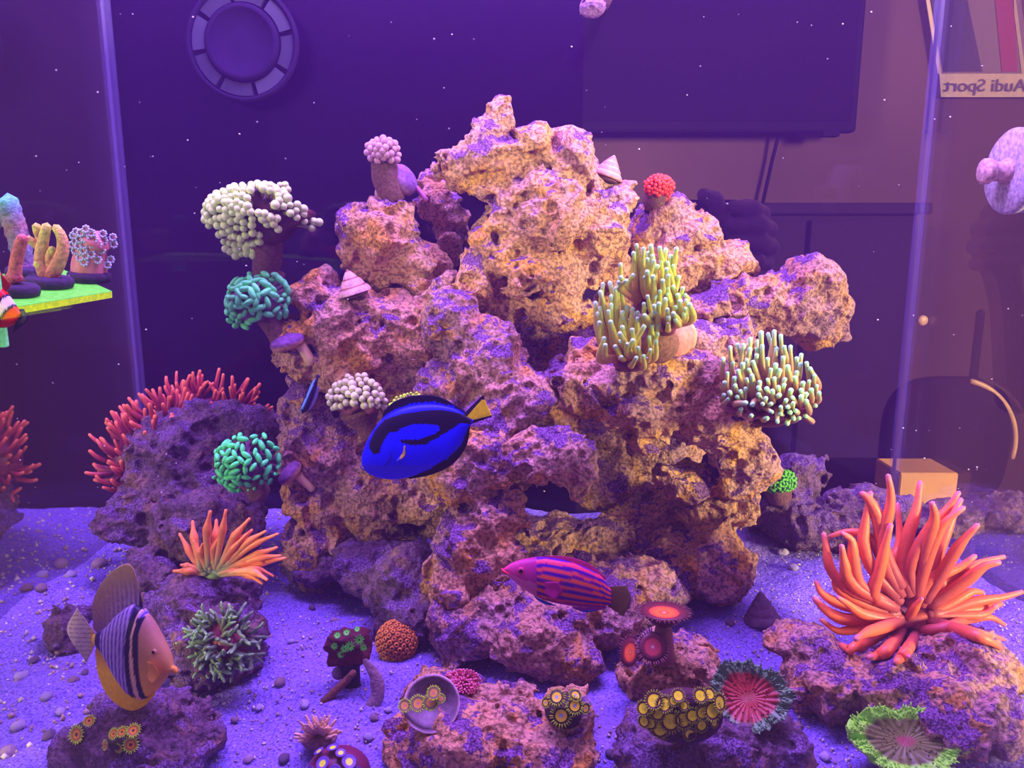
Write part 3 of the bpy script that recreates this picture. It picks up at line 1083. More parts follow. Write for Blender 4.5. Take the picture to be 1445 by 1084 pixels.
# --- sailfin tang with vertical stripes
f = Fish('sailfin_tang_fish', 'tall yellow and violet banded fish with fanned fins', .575, 185, 900, -0.25)
def sail(u, v):
    c = cols(u, rgb(210, 120, 90))
    w = (v - 900) / 100.0
    # bands lean: x position of the lines depends on height
    x = u - (1.5 * np.abs(w) * 8 + 4 * w) * 0 + 10 * (w ** 2)
    body = (u < 212)
    stripe = np.sin(u * 0.86 + 6 * w ** 2)
    lav, ind = rgb(165, 130, 235), rgb(88, 55, 175)
    c[body] = np.where((stripe > -0.25)[:, None], lav, ind)[body]
    yel = np.array((.95, .60, .01))
    edge = np.interp(u, [125, 140, 160, 185, 215, 240], [910, 922, 948, 975, 985, 985])
    lo = (v > edge) & (u < 255)
    c[lo] = yel
    # two black bars with a pale one between them
    b1 = np.interp(v, [820, 860, 890, 920, 960, 985], [205, 199, 195, 194, 195, 198])
    b2 = np.interp(v, [860, 890, 920, 960, 985], [212, 208, 209, 213, 214])
    c[(np.abs(u - b1) < 4.2) & (v < 980)] = BLK * 2
    c[(np.abs(u - b2 + 2.5) < 4.0) & (v > 867) & (v < 982)] = BLK * 2
    mid = (u > b1 + 4.2) & (u < b2 - 6.5)
    c[mid] = rgb(225, 170, 170)
    face = u > b2 + 1.5
    c[face] = ramp(np.clip((v[face] - 870) / 110, 0, 1), [(0, rgb(165, 110, 130)), (.45, rgb(185, 125, 105)), (.8, np.array((.80, .45, .05))), (1, np.array((.95, .60, .01)))])
    tailb = (u < 141) & (v > 885) & (v < 925)
    c[tailb & (u > 130)] = rgb(50, 20, 120)
    c[tailb & (u <= 130)] = rgb(225, 170, 60)
    return c
f.body([(252, 938), (246, 918), (232, 895), (214, 868), (192, 852), (165, 868), (145, 888), (124, 900)],
       [(252, 941), (240, 952), (226, 970), (208, 984), (190, 984), (165, 962), (142, 930), (124, 912)],
       [(0, 3), (.08, 9), (.25, 17), (.5, 20), (.75, 13), (1, 4)], sail, n=110, m=56)
def sdors(u, v):
    w = np.clip((v - 800) / 90, 0, 1)
    c = ramp(w, [(0, rgb(175, 135, 130)), (.45, rgb(150, 105, 130)), (1, rgb(120, 70, 150))])
    st = np.sin(u * 0.86 + 6 * ((v - 900) / 100.0) ** 2)
    wgt = (np.clip((v - 812) / 55, 0, 1) * np.clip((u - 138) / 45, 0, 1))[:, None]
    lines = np.where((st > -0.25)[:, None], rgb(165, 130, 235), rgb(100, 65, 180))
    c = c * (1 - wgt) + lines * wgt
    b1 = np.interp(v, [800, 820, 860], [196, 203, 201])
    c[np.abs(u - b1) < 3.0] = BLK * 3
    return c
f.fin('dorsal_fin', [(212, 869), (200, 857), (185, 856), (165, 870), (148, 888), (132, 900)], [(201, 850), (194, 815), (180, 796), (150, 812), (124, 850), (123, 893)], sdors, 2.5, n=60, m=30, ripple=0.6)
f.fin('anal_fin', [(226, 968), (208, 981), (190, 981), (165, 958), (142, 926), (130, 912)], [(222, 978), (205, 995), (182, 1003), (152, 990), (133, 962), (126, 925)],
      lambda u, v: ramp(np.clip((v - 925) / 70, 0, 1), [(0, rgb(190, 110, 90)), (.4, np.array((.90, .55, .02))), (1, np.array((.92, .55, .01)))]), 2.5, n=60, m=16)
f.fin('tail_fin', [(126, 897), (124, 906), (126, 915)], [(96, 864), (80, 900), (112, 942)], lambda u, v: np.where((np.abs(np.sin((v - 905) * 0.5 + 0.03 * (u - 126))) < .3)[:, None], rgb(120, 85, 160), rgb(165, 130, 190)) * np.where((u > 118)[:, None], (1.3, 1.0, .4), 1.0), 2.0, n=40, m=20)
f.fin('pectoral_fin', [(220, 925), (222, 935), (220, 945)], [(240, 922), (250, 938), (238, 952)], lambda u, v: cols(u, rgb(235, 150, 90)), 1.2, 15, 26, n=16, m=8)
f.eye(231, 912, 12, 4.6, (0.5, 0.25, 0.12))
tube(MB(), f.P(*np.array([(248, 936), (254, 938), (257, 942)]).T, np.array((0, 0, 0))), 0.0022, rgb(230, 150, 80), 8).build('snout', M_fish, f.t)

# --- clownfish half out of view
f = Fish('clownfish', 'red fish with a white band edged in black below the rack', .60, 0, 440)
def clown(u, v):
    a = (u * 0.8 + (v - 440) * 0.6)
    c = cols(u, rgb(205, 25, 25))
    c[a > 14] = rgb(235, 50, 15)
    c[(np.abs(a - 4) < 6)] = rgb(230, 205, 235)
    c[(np.abs(a - 12) < 2) | (np.abs(a + 4) < 2)] = BLK
    return c
f.body([(-75, 410), (-50, 385), (-20, 388), (5, 408), (20, 428), (30, 442)], [(-75, 414), (-55, 440), (-25, 458), (0, 463), (14, 460), (26, 452)],
       [(0, 2), (.15, 12), (.4, 20), (.7, 14), (1, 5)], clown, n=80, m=36)
f.fin('tail_fin', [(22, 436), (26, 445), (22, 455)], [(34, 436), (38, 452), (18, 470)], lambda u, v: np.where(((u + (v - 440) * .4) > 26)[:, None], BLK * 2, rgb(225, 60, 20)), 3, n=24, m=10)
f.fin('dorsal_fin', [(-50, 388), (-20, 390), (8, 412)], [(-45, 372), (-12, 374), (16, 402)], lambda u, v: np.where((v < 382)[:, None], BLK, rgb(190, 25, 25)), 3)
f.eye(-58, 412, 12, 4, (0.4, 0.1, 0.02))

# --- slim dark fish resting against the rock
f = Fish('neon_goby', 'slim black and blue striped little fish by the mauve pillar', .88, 437, 559)
def goby(u, v):
    x0 = np.interp(v, [534, 560, 584], [446, 437, 425])
    c = cols(u, (0.006, 0.008, 0.03))
    c[np.abs(u - x0 + 2) < 1.8] = rgb(90, 130, 240)
    return c
f.body([(425, 583), (424, 576), (431, 558), (440, 540), (446, 534)], [(427, 584), (433, 579), (441, 563), (447, 545), (449, 536)], [(0, 1.5), (.2, 5), (.6, 5), (1, 1.5)], goby, n=50, m=30)
f.fin('tail_fin', [(446, 535), (448, 536)], [(446, 528), (453, 530)], lambda u, v: cols(u, (0.01, 0.01, 0.05)), 1, n=10, m=4)
f.fin('dorsal_fin', [(434, 578), (441, 563), (447, 545)], [(438, 580), (447, 564), (451, 546)], lambda u, v: cols(u, rgb(90, 70, 150)), 1, n=20, m=4)
f.eye(427, 579, 3.5, 1.8, (0.02, 0.02, 0.05))
# --- tiny fish in the shade behind the orange block
f = Fish('small_reef_fish', 'tiny dim brown striped fish behind the orange block', 1.05, 487, 352)
f.body([(480, 346), (485, 342), (491, 345), (494, 356), (488, 366)], [(480, 348), (482, 358), (485, 366), (486, 370), (486, 371)], [(0, 1.5), (.3, 5), (1, 1)], lambda u, v: np.where((np.sin(v * 0.9) > 0)[:, None], rgb(120, 70, 140), rgb(170, 100, 90)), n=40, m=24)
f.fin('tail_fin', [(487, 366), (486, 371)], [(484, 378), (478, 388)], lambda u, v: cols(u, rgb(90, 60, 190)), 1, n=10, m=4)
f.eye(483, 349, 4, 1.6, (0.1, 0.05, 0.1))
# ------------------------------------------------------------------ corals and anemones
VIEW = -FWD


def on(u, v, y, lift=0.0):
    """the stone's surface at this pixel, or y"""
    h = hit_y(u, v, y)
    return (h if abs(h - y) < 0.12 else y) - lift


def px_path(pts, y0, dy=None, n=9):
    """pixel polyline to world; dy = depth offsets (m) at start and end"""
    pts = np.asarray(pts, float)
    S = smooth_path(pts, n)
    dd = np.linspace(0, 1, n)
    d0, d1 = dy if dy else (0.0, 0.0)
    return np.array([at(p[0], p[1], y0 + d0 * (1 - t) + d1 * t) for p, t in zip(S, dd)])


def traced_anemone(name, label, y0, scale, off, traces, radius_px, cols_, center, prof, seed, column=None, spread=0.0, disc=None):
    rng = np.random.default_rng(seed)
    cx, cy = center
    t = thing(name, label, 'anemone', at(cx, cy, y0))
    if column:
        u, v, ru, rv, rd, cc = column
        k = sc(y0)
        ball(MB(), at(u, v, y0 + rd * 0.95), (ru * k, rv * k, rd), cc, 24, 14, (RGT, UPV, FWD)).build('column', M_soft, t)
    for tr in traces:
        P = [(p[0] / scale + off[0], p[1] / scale + off[1]) for p in tr]
        dc = math.hypot(P[0][0] - cx, P[0][1] - cy + 35)
        if dc > 38 and len(P) > 2:
            P = [(cx + (P[0][0] - cx) * .45, cy - 35 + (P[0][1] - cy + 35) * .45)] + P
        tip = P[-1]
        L = math.hypot(tip[0] - P[0][0], tip[1] - P[0][1])
        up = (P[0][1] - tip[1]) / (L + 1e-6)
        d1 = spread * (0.25 * up - 0.75 * max(0, -up) - 0.10) + rng.uniform(-1, 1) * spread * 0.25
        S = smooth_path(np.array(P), 14)
        path = []
        for j, q in enumerate(S):
            yy = y0 + d1 * j / 13.0
            hy = hit_y(q[0], q[1], 9.0)
            path.append(at(q[0], q[1], min(yy, hy - radius_px * sc(y0) * .7) if j > 2 else yy))
        path = smooth_path(np.array(path)[[0, 3, 6, 8, 10, 13]], 14)
        R = np.interp(np.linspace(0, 1, 14), [q[0] for q in prof], [q[1] for q in prof]) * radius_px * sc(y0) * rng.uniform(0.85, 1.1) * (0.75 + 0.25 * min(1, L / 60))
        tube(MB(), path, R, cols_, 10).build('tentacle', M_soft, t)
    if disc:
        u, v, ru, rv, cc = disc
        k = sc(y0)
        ball(MB(), at(u, v, y0 + 0.012), (ru * k, rv * k, 0.009), cc, 20, 10, (RGT, UPV, FWD)).build('oral_disc', M_soft, t)
    return t


# large orange anemone on the right rock
big = [[(480, 760), (455, 660), (520, 560), (590, 480), (635, 395)], [(390, 690), (400, 600), (430, 480), (455, 370), (475, 300)],
       [(440, 620), (480, 500), (515, 430), (520, 320), (510, 190)], [(390, 560), (335, 430), (335, 340), (350, 230), (370, 130)],
       [(450, 540), (430, 400), (465, 240), (475, 120), (460, 40)], [(540, 540), (555, 400), (595, 270), (620, 170), (630, 75)],
       [(330, 640), (285, 520), (275, 430), (260, 370), (215, 345)], [(440, 440), (405, 260), (350, 160), (318, 133)],
       [(420, 470), (360, 365), (240, 340), (150, 365)], [(240, 640), (155, 530), (135, 420), (120, 345)], [(270, 620), (230, 500), (215, 410)],
       [(420, 760), (280, 690), (200, 640), (190, 590), (215, 565), (242, 590)], [(380, 760), (210, 720), (110, 660), (80, 600)],
       [(400, 790), (230, 800), (120, 740), (70, 688)], [(450, 800), (320, 770), (250, 720), (195, 685)], [(440, 810), (290, 850), (190, 860), (105, 800)],
       [(480, 840), (370, 900), (270, 960), (215, 935)], [(440, 840), (350, 870), (290, 905)], [(530, 850), (480, 940), (410, 990), (360, 1000)],
       [(610, 870), (570, 950), (520, 1010), (495, 1030)], [(600, 900), (560, 970), (572, 1000)], [(540, 820), (680, 770), (800, 710), (900, 655), (960, 660)],
       [(600, 840), (700, 790), (800, 755), (890, 760)], [(620, 860), (780, 840), (880, 800), (1000, 790), (1075, 830)],
       [(760, 760), (900, 710), (1060, 685), (1170, 655)], [(580, 730), (650, 630), (720, 570), (830, 530), (920, 465)], [(680, 660), (820, 560), (950, 500), (1075, 470)],
       [(780, 660), (880, 590), (970, 520), (1050, 500)], [(630, 600), (690, 420), (760, 290), (860, 210)], [(580, 500), (680, 320), (770, 220), (835, 130)],
       [(680, 560), (750, 380), (800, 260), (845, 165)], [(660, 420), (705, 270), (690, 185)], [(720, 600), (810, 450), (870, 370), (935, 300)],
       [(760, 830), (900, 860), (1070, 905)], [(850, 860), (980, 910), (1055, 950)], [(800, 760), (980, 740), (1060, 715)], [(820, 780), (960, 775), (1035, 725)],
       [(760, 640), (700, 560), (690, 545)], [(560, 800), (600, 740), (640, 690)]]
traced_anemone('bubble_tip_anemone', 'large orange anemone with long finger tentacles on crusted rock', on(1285, 900, .70, -.005), 3.737, (1130, 660), big, 8.2,
               [(0, rgb(165, 70, 110)), (.25, rgb(205, 85, 85)), (.6, rgb(240, 105, 75)), (.9, rgb(250, 115, 95)), (1, rgb(215, 110, 150))],
               (1290, 905), [(0, .95), (.3, 1.05), (.55, .95), (.8, .62), (.93, .5), (1, .42)], 41,
               column=(1288, 850, 56, 46, .045, rgb(150, 60, 105)), spread=.09, disc=(1275, 868, 36, 15, rgb(140, 60, 140)))
# orange bubble anemone on the brown rock
bub = [[(800, 305), (760, 230), (715, 150)], [(800, 290), (775, 180), (768, 100)], [(830, 280), (825, 150), (838, 60)], [(850, 270), (860, 170), (862, 95)],
       [(860, 280), (885, 150), (900, 55)], [(880, 280), (930, 170), (995, 90)], [(890, 280), (950, 190), (1005, 135)], [(890, 290), (980, 190), (1060, 140)],
       [(890, 290), (1000, 200), (1110, 150)], [(890, 295), (1010, 240), (1105, 205)], [(900, 300), (1020, 250), (1120, 238)], [(890, 300), (1020, 270), (1138, 248)],
       [(890, 310), (1010, 290), (1090, 320)], [(880, 315), (980, 310), (1045, 350)], [(890, 310), (1000, 300), (1065, 335)], [(820, 310), (760, 300), (690, 300)],
       [(810, 300), (750, 280), (720, 275)], [(825, 295), (800, 240), (770, 175)], [(825, 290), (800, 230), (808, 190)], [(860, 295), (850, 220), (880, 155)],
       [(840, 295), (830, 230), (855, 180)], [(875, 300), (940, 240), (1000, 190)], [(870, 310), (930, 300), (1000, 330)], [(860, 300), (900, 250), (960, 220)], [(870, 305), (960, 270), (1050, 265)], [(865, 300), (920, 220), (985, 150)]]
traced_anemone('bubble_tip_anemone', 'small bright orange anemone with swollen tentacles and a pale green centre', on(303, 826, .75, .0), 2.824, (0, 700), bub, 5.8,
               [(0, rgb(175, 185, 150)), (.18, rgb(235, 150, 110)), (.5, rgb(240, 125, 80)), (1, rgb(250, 130, 95))],
               (300, 812), [(0, .7), (.3, .8), (.55, 1.05), (.72, .75), (.88, .42), (1, .36)], 42, column=(303, 810, 14, 9, .012, rgb(170, 200, 130)), spread=.05)


def random_anemone(name, label, y0, centers, n, length, rad, cols_, seed, bias, prof, col_body, wig=0.15, face=0.5):
    """centers: (u, v, ru, rv) mound ellipses in pixels; bias: pixel direction tentacles lean to"""
    rng = np.random.default_rng(seed)
    k = sc(y0)
    u0, v0 = centers[0][0], centers[0][1] + centers[0][3]
    t = thing(name, label, 'anemone', at(u0, v0, y0))
    for (u, v, ru, rv) in centers:
        ball(MB(), at(u, v, y0 + 0.015), (ru * k, rv * k, min(ru, rv) * k * 0.8), col_body, 20, 12, (RGT, UPV, FWD)).build('column', M_soft, t)
    for i in range(n):
        u, v, ru, rv = centers[i % len(centers)]
        a = rng.uniform(0, 2 * math.pi)
        z = rng.uniform(-0.2, 1.0) if face < .55 else rng.uniform(0.0, 1.0) ** .6
        q = math.sqrt(max(0, 1 - z * z))
        d = RGT * math.cos(a) * q + UPV * math.sin(a) * q + VIEW * z * face
        base = at(u, v, y0 + 0.015) + (RGT * math.cos(a) * q * ru * k + UPV * math.sin(a) * q * rv * k + VIEW * z * min(ru, rv) * k * 0.8) * 0.85
        bs = RGT * bias[0] - UPV * bias[1]
        d0, d1 = nrm(d), nrm(d * 0.6 + bs + rng.normal(0, wig, 3))
        L = rng.uniform(*length) * k
        m = 10
        P = [base]
        for j in range(1, m):
            tt = j / (m - 1)
            P.append(P[-1] + nrm(d0 * (1 - tt) + d1 * tt + rng.normal(0, wig * 0.4, 3)) * L / (m - 1))
        R = np.interp(np.linspace(0, 1, m), [p[0] for p in prof], [p[1] for p in prof]) * rad * k * rng.uniform(.85, 1.15)
        tube(MB(), P, R, cols_, 8).build('tentacle', M_soft, t)
    return t


RED = [(0, rgb(95, 20, 70)), (.4, rgb(150, 40, 80)), (.8, rgb(200, 70, 80)), (1, rgb(250, 120, 95))]
fing = [(0, 1.0), (.5, .95), (.85, .75), (1, .6)]
random_anemone('bubble_tip_anemone', 'drooping dim red anemone between the left glass and the dark rock', .97,
               [(212, 628, 46, 34), (188, 650, 32, 36), (238, 600, 30, 22)], 150, (26, 48), 3.6, RED, 43, (-.15, -.75), fing, rgb(110, 25, 70), .22)
random_anemone('bubble_tip_anemone', 'dim red anemone fanned along the top of the dark rock', 1.0,
               [(300, 580, 44, 20), (262, 578, 22, 18), (335, 582, 20, 14)], 110, (26, 46), 3.2, RED, 44, (.18, -.6), fing, rgb(110, 25, 70), .2)
GG = [(0, rgb(130, 55, 90)), (.35, rgb(95, 95, 95)), (.8, rgb(105, 130, 115)), (1, rgb(135, 165, 140))]
random_anemone('tube_anemone', 'grey green anemone with curly tentacles at the foot of the brown rock', on(318, 905, .70, .02),
               [(318, 905, 34, 34)], 150, (22, 40), 3.4, GG, 45, (0.15, -.15), [(0, 1), (.5, .95), (.9, .6), (1, .4)], rgb(130, 40, 80), .5, .55)
t = bpy.data.objects['tube_anemone']
lathe(MB(), at(318, 905, on(318, 905, .70, .023)), VIEW + UPV * .5, [(0.008, -.012), (.008, 0.0), (.006, .001), (.003, .001), (.0005, .0005)], [rgb(130, 40, 80), rgb(150, 40, 85), rgb(140, 50, 110), rgb(150, 80, 150), rgb(160, 120, 180)], 20).build('oral_disc', M_soft, t)


def torch(name, label, y0, heads, seed, stalk):
    """heads: base pixel + tips region polygon sampled; long tentacles with pale round tips"""
    rng = np.random.default_rng(seed)
    t = thing(name, label, 'coral', at(*heads[0]['base'], y0))
    k = sc(y0)
    for hd in heads:
        bu, bv = hd['base']
        ball(MB(), at(bu, bv, y0 + .012), (hd.get('br', 20) * k, hd.get('bh', 14) * k, .02), rgb(120, 55, 80), 18, 10, (RGT, UPV, FWD)).build('polyp_base', M_soft, t)
        poly = hd['poly']
        pts = scatter(poly, hd['n'], hd['sep'], rng, [])
        for p in pts:
            f = (p[0] - bu) / 70.0
            b = (bu + f * hd.get('br', 20) * .9 + rng.normal(0, 3), bv - 4 + rng.normal(0, 4) + abs(f) * 2)
            mu = ((b[0] + p[0]) / 2 + rng.normal(0, 6) + f * 16, (b[1] + p[1]) / 2 + rng.normal(0, 5) + 4)
            lf = min(1.0, math.hypot(p[0] - bu, p[1] - bv) / 95)
            d1 = hd.get('fwd', -.045) * (1.15 - lf) + rng.uniform(-.008, .008)
            P = px_path([b, mu, p], y0, (0.004, d1), 12)
            tt = np.linspace(0, 1, 12)
            R = np.interp(tt, [0, .3, .8, .93, 1], [1.2, 1.3, .95, .75, .85]) * 3.7 * k * rng.uniform(.85, 1.15)
            tube(MB(), P, R, hd['cols'], 7).build('tentacle', M_soft, t)
    u, v, ru, rv, rd, cc = stalk
    ball(MB(), at(u, v, y0 + .02), (ru * k, rv * k, rd), cc, 20, 12, (RGT, UPV, FWD)).build('skeleton', M_rough, t)
    return t


TC = [(0, rgb(175, 85, 105)), (.3, rgb(215, 140, 115)), (.55, rgb(225, 190, 110)), (.92, rgb(215, 215, 100)), (.97, rgb(170, 240, 190)), (1, rgb(190, 250, 210))]
torch('torch_coral', 'two headed torch coral with yellow tentacles and pale tips on the arch', on(892, 535, .83, .005),
      [dict(base=(890, 512), n=46, sep=8, br=26, cols=TC, poly=[(838, 418), (850, 395), (872, 392), (900, 430), (930, 425), (935, 450), (928, 480), (930, 500), (905, 505), (870, 505), (850, 490), (838, 460)]),
       dict(base=(938, 462), n=26, sep=7, br=16, cols=TC, poly=[(900, 420), (935, 400), (960, 385), (975, 415), (972, 440), (955, 460), (930, 440), (910, 450)]),
       dict(base=(915, 430), n=28, sep=7, br=22, cols=TC, poly=[(868, 405), (872, 370), (895, 340), (925, 338), (960, 350), (962, 385), (940, 400), (900, 400)])], 51,
      (925, 485, 34, 30, .02, rgb(150, 95, 85)))
TD = [(0, rgb(145, 65, 100)), (.5, rgb(185, 105, 125)), (.9, rgb(195, 170, 130)), (.96, rgb(150, 240, 195)), (1, rgb(175, 250, 215))]
torch('torch_coral', 'mauve torch coral with mint tips hanging under the ledge', on(1060, 590, .86, .01),
      [dict(base=(1088, 578), n=95, sep=8, br=34, bh=18, cols=TD, fwd=-.07, poly=[(1014, 510), (1030, 485), (1060, 468), (1105, 466), (1130, 490), (1165, 540), (1158, 565), (1140, 592), (1105, 600), (1075, 588), (1040, 585), (1018, 560)])], 52,
      (1085, 592, 26, 12, .02, rgb(110, 40, 70)))


def dome_coral(name, label, y0, regions, n, sep, ball_r, tip_col, stalk_col, seed, core, stem, elong=1.0, flat=1.0, cat='coral', tip_mat=None, group=None, rad_dir=None):
    """fleshy head: tentacles that end in swollen tips; regions = pixel polygons holding the tips; core = dome ellipse"""
    rng = np.random.default_rng(seed)
    k = sc(y0)
    cu, cv, cru, crv, crd, ccol = core
    t = thing(name, label, cat, at(stem[-1][0], stem[-1][1], y0 + .01), group)
    P = px_path(stem, y0 + .01, None, 10)
    w = np.interp(np.linspace(0, 1, 10), np.linspace(0, 1, len(stem)), [s_[2] for s_ in stem]) * k
    P = px_path([s_[:2] for s_ in stem], y0 + .01, None, 10)
    tube(MB(), P, w, rgb(120, 70, 85), 14).build('stem', M_rough, t)
    cc = at(cu, cv, y0 + .004)
    fm = ball(MB(), (0, 0, 0), (cru * k * .84, crv * k * .84, crd * .8), ccol, 34, 20, (RGT, UPV, FWD))
    fm.v[0] = fm.v[0] * np.array([1 + .16 * math.sin(p[0] * 5 / (cru * k) + seed) * math.cos(p[2] * 5 / (crv * k)) + .10 * math.sin(p[0] * 11 / (cru * k) - p[2] * 7 / (crv * k)) for p in fm.v[0]])[:, None] + cc
    fm.build('flesh', M_soft, t)
    pts = []
    for poly, m in zip(regions, n):
        pts = scatter(poly, m, sep, rng, pts)
    for p in pts:
        x, yv = (p[0] - cu) / cru, (p[1] - cv) / crv
        z = math.sqrt(max(0.0, 1 - x * x - yv * yv))
        tip = at(p[0], p[1], y0 + .004) + VIEW * (z * crd + .004)
        root = cc + (tip - cc) * 0.55
        d = nrm(tip - cc)
        mb = MB()
        tube(mb, [root, root * .5 + tip * .5, tip], np.array((1.0, .85, .8)) * ball_r * .62 * k, stalk_col, 6)
        r = ball_r * k * rng.uniform(.8, 1.15)
        tc = np.clip(np.asarray(tip_col) * rng.uniform(.85, 1.1), 0, 1)
        if elong > 1:
            # hammer shaped: bar across the tentacle
            sd = nrm(np.cross(d, RGT * rng.normal() + UPV * rng.normal() + FWD * rng.normal()))
            ball(mb, tip, (r * elong, r * .7, r * .7), tc, 10, 6, (sd, nrm(np.cross(d, sd)), d))
        else:
            ball(mb, tip, (r, r, r * flat), tc, 10, 7, frame(d))
        mb.build('tentacle', M_soft, t)
    return t


PALE = np.array((0.72, 0.95, 0.30))
dome_coral('frogspawn_coral', 'wide pale coral head of round bead tips on a brown stem', .93,
           [[(290, 305), (300, 280), (330, 268), (370, 262), (372, 285), (370, 300), (380, 312), (378, 330), (345, 335), (300, 322)],
            [(315, 330), (378, 318), (380, 345), (360, 362), (330, 365), (315, 345)],
            [(370, 264), (405, 262), (420, 285), (400, 282), (375, 276)], [(402, 288), (420, 288), (452, 315), (440, 324), (425, 312), (405, 302)], [(382, 312), (408, 318), (406, 332), (390, 326)]],
           [80, 42, 20, 28, 13], 7.0, 5.6, PALE, rgb(150, 130, 110), 61, (368, 306, 74, 42, .05, rgb(85, 40, 50)),
           [(372, 335, 26), (378, 358, 20), (375, 385, 18), (385, 400, 22)])
GRN, MAU = np.array((0.14, 0.95, 0.24)), rgb(150, 110, 160)
dome_coral('hammer_coral', 'round green tipped hammer coral below the pale bead coral', .91,
           [[(320, 430), (328, 400), (350, 387), (385, 386), (408, 398), (411, 425), (404, 445), (380, 450), (355, 460), (335, 468), (320, 455)]], [80], 8, 5.8, GRN, MAU, 62,
           (364, 425, 38, 32, .032, rgb(125, 85, 135)), [(375, 440, 20), (390, 465, 16), (400, 490, 14)], elong=1.55)
dome_coral('hammer_coral', 'bright green tipped hammer coral on the dark rock', .86,
           [[(301, 650), (310, 628), (340, 612), (372, 612), (392, 630), (396, 655), (388, 678), (360, 690), (330, 692), (305, 675)]], [80], 8.2, 5.6, np.array((0.08, 0.95, 0.20)), rgb(120, 70, 130), 63,
           (348, 652, 40, 36, .034, rgb(100, 55, 110)), [(352, 670, 22), (362, 690, 18), (368, 700, 16)], elong=1.5)
dome_coral('grape_coral', 'pale grape like coral cap growing beside the blue fish', .86,
           [[(464, 570), (470, 548), (490, 532), (515, 528), (538, 545), (551, 572), (530, 575), (500, 568), (480, 578)]], [60], 7, 5.4, np.array((0.62, 0.66, 0.30)), rgb(170, 140, 140), 64,
           (508, 562, 42, 30, .03, rgb(140, 75, 90)), [(508, 580, 30), (516, 600, 16), (522, 616, 12)])
dome_coral('ball_coral', 'pink violet ball coral on a crusted plug above the orange block', .96,
           [[(517, 215), (522, 202), (540, 196), (558, 203), (566, 218), (560, 230), (545, 236), (525, 230)]], [48], 6, 4.8, rgb(205, 145, 215), rgb(160, 100, 170), 65,
           (541, 216, 21, 17, .017, rgb(150, 95, 165)), [(541, 228, 17), (545, 250, 20), (552, 272, 18), (556, 284, 15)])
dome_coral('knob_coral', 'small bright red coral knob on the pale rock wedge', .96,
           [[(906, 270), (910, 255), (928, 248), (945, 252), (950, 268), (940, 284), (928, 280), (915, 276)]], [70], 3.4, 2.7, rgb(252, 70, 60), rgb(220, 50, 50), 66,
           (928, 265, 21, 15, .017, rgb(205, 45, 50)), [(926, 274, 18), (926, 284, 18), (928, 292, 16)])
dome_coral('green_tuft_coral', 'small green tufted coral on the dark back rock', 1.01,
           [[(1070, 685), (1078, 665), (1098, 658), (1118, 668), (1122, 686), (1108, 694), (1085, 696)]], [80], 3.8, 2.8, rgb(100, 190, 60), rgb(50, 110, 50), 67,
           (1096, 678, 25, 17, .02, rgb(40, 80, 50)), [(1098, 690, 20), (1100, 700, 18), (1102, 706, 16)], elong=1.4)
dome_coral('star_dome_coral', 'low yellow green dome coral behind the blue fish', .84,
           [[(553, 572), (560, 560), (578, 553), (598, 556), (606, 566), (600, 574), (570, 576)]], [60], 3.6, 2.6, rgb(195, 225, 70), rgb(170, 120, 130), 68,
           (579, 572, 28, 18, .022, rgb(165, 110, 130)), [(579, 580, 22), (580, 592, 20), (580, 602, 18)])

# orange knobbly ball
def knob_ball(name, label, u, v, y, r_px, n, kr, c_body, c_knob, c_hole, seed):
    k = sc(y)
    R = r_px * k
    t = thing(name, label, 'coral', at(u, v + r_px, y))
    c = at(u, v, y)
    ball(MB(), c, R * .95, c_body, 24, 16).build('body', M_rough, t)
    mb = MB()
    for i in range(n):
        z = 1 - 2 * (i + .5) / n
        a = i * 2.399963
        d = np.array((math.sqrt(1 - z * z) * math.cos(a), math.sqrt(1 - z * z) * math.sin(a), z))
        r = kr * k
        lathe(mb, c + d * R * .93, d, [(r * 1.05, 0), (r * .95, r * .55), (r * .6, r * .75), (r * .3, r * .45), (r * .05, r * .4)], [c_body, c_knob, c_knob, c_hole, c_hole], 8)
    o = mb.build('corallite_knobs', M_rough, t)
    o['kind'] = 'stuff'
    return t


knob_ball('orange_ball_coral', 'round orange brown knobbly coral ball on the sand', 560, 905, .755, 31, 170, 3.9, rgb(150, 65, 25), rgb(225, 130, 60), rgb(110, 45, 25), 71)


# button polyps
def zoa(parent, c, n, r, rings, fringe, nf=18, tilt=0.0, stalk=0.0, stalk_col=None, flen=0.35, seed=0, frw=.09):
    """one button polyp: cup with coloured rings and a fringe of short feelers"""
    rng = np.random.default_rng(seed)
    x, y_, z = frame(n)
    mb = MB()
    h = r * .35
    if stalk:
        tube(mb, [c - z * stalk, c - z * stalk * .6, c - z * (h + r * .22)], np.array((.5, .42, .34)) * r, stalk_col, 10)
    prof, cl = [(r * .55, -h)], [rings[-1][1]]
    for q, cc in rings[::-1]:
        prof.append((r * q + 1e-5, h * .15 * (1 - q) + h * .35 * q * q)); cl.append(cc)
    lathe(mb, c, z, prof, cl, 20)
    for i in range(nf):
        a = 2 * math.pi * (i + rng.uniform(-.2, .2)) / nf
        d = x * math.cos(a) + y_ * math.sin(a)
        L = r * flen * rng.uniform(.8, 1.2)
        p0 = c + d * r * .93 + z * h * .25
        tube(mb, [p0, p0 + d * L * .6 + z * L * .15, p0 + d * L - z * L * .05], np.array((1.0, .85, .5)) * r * frw, fringe, 5)
    return mb.build('polyp', M_soft, parent)


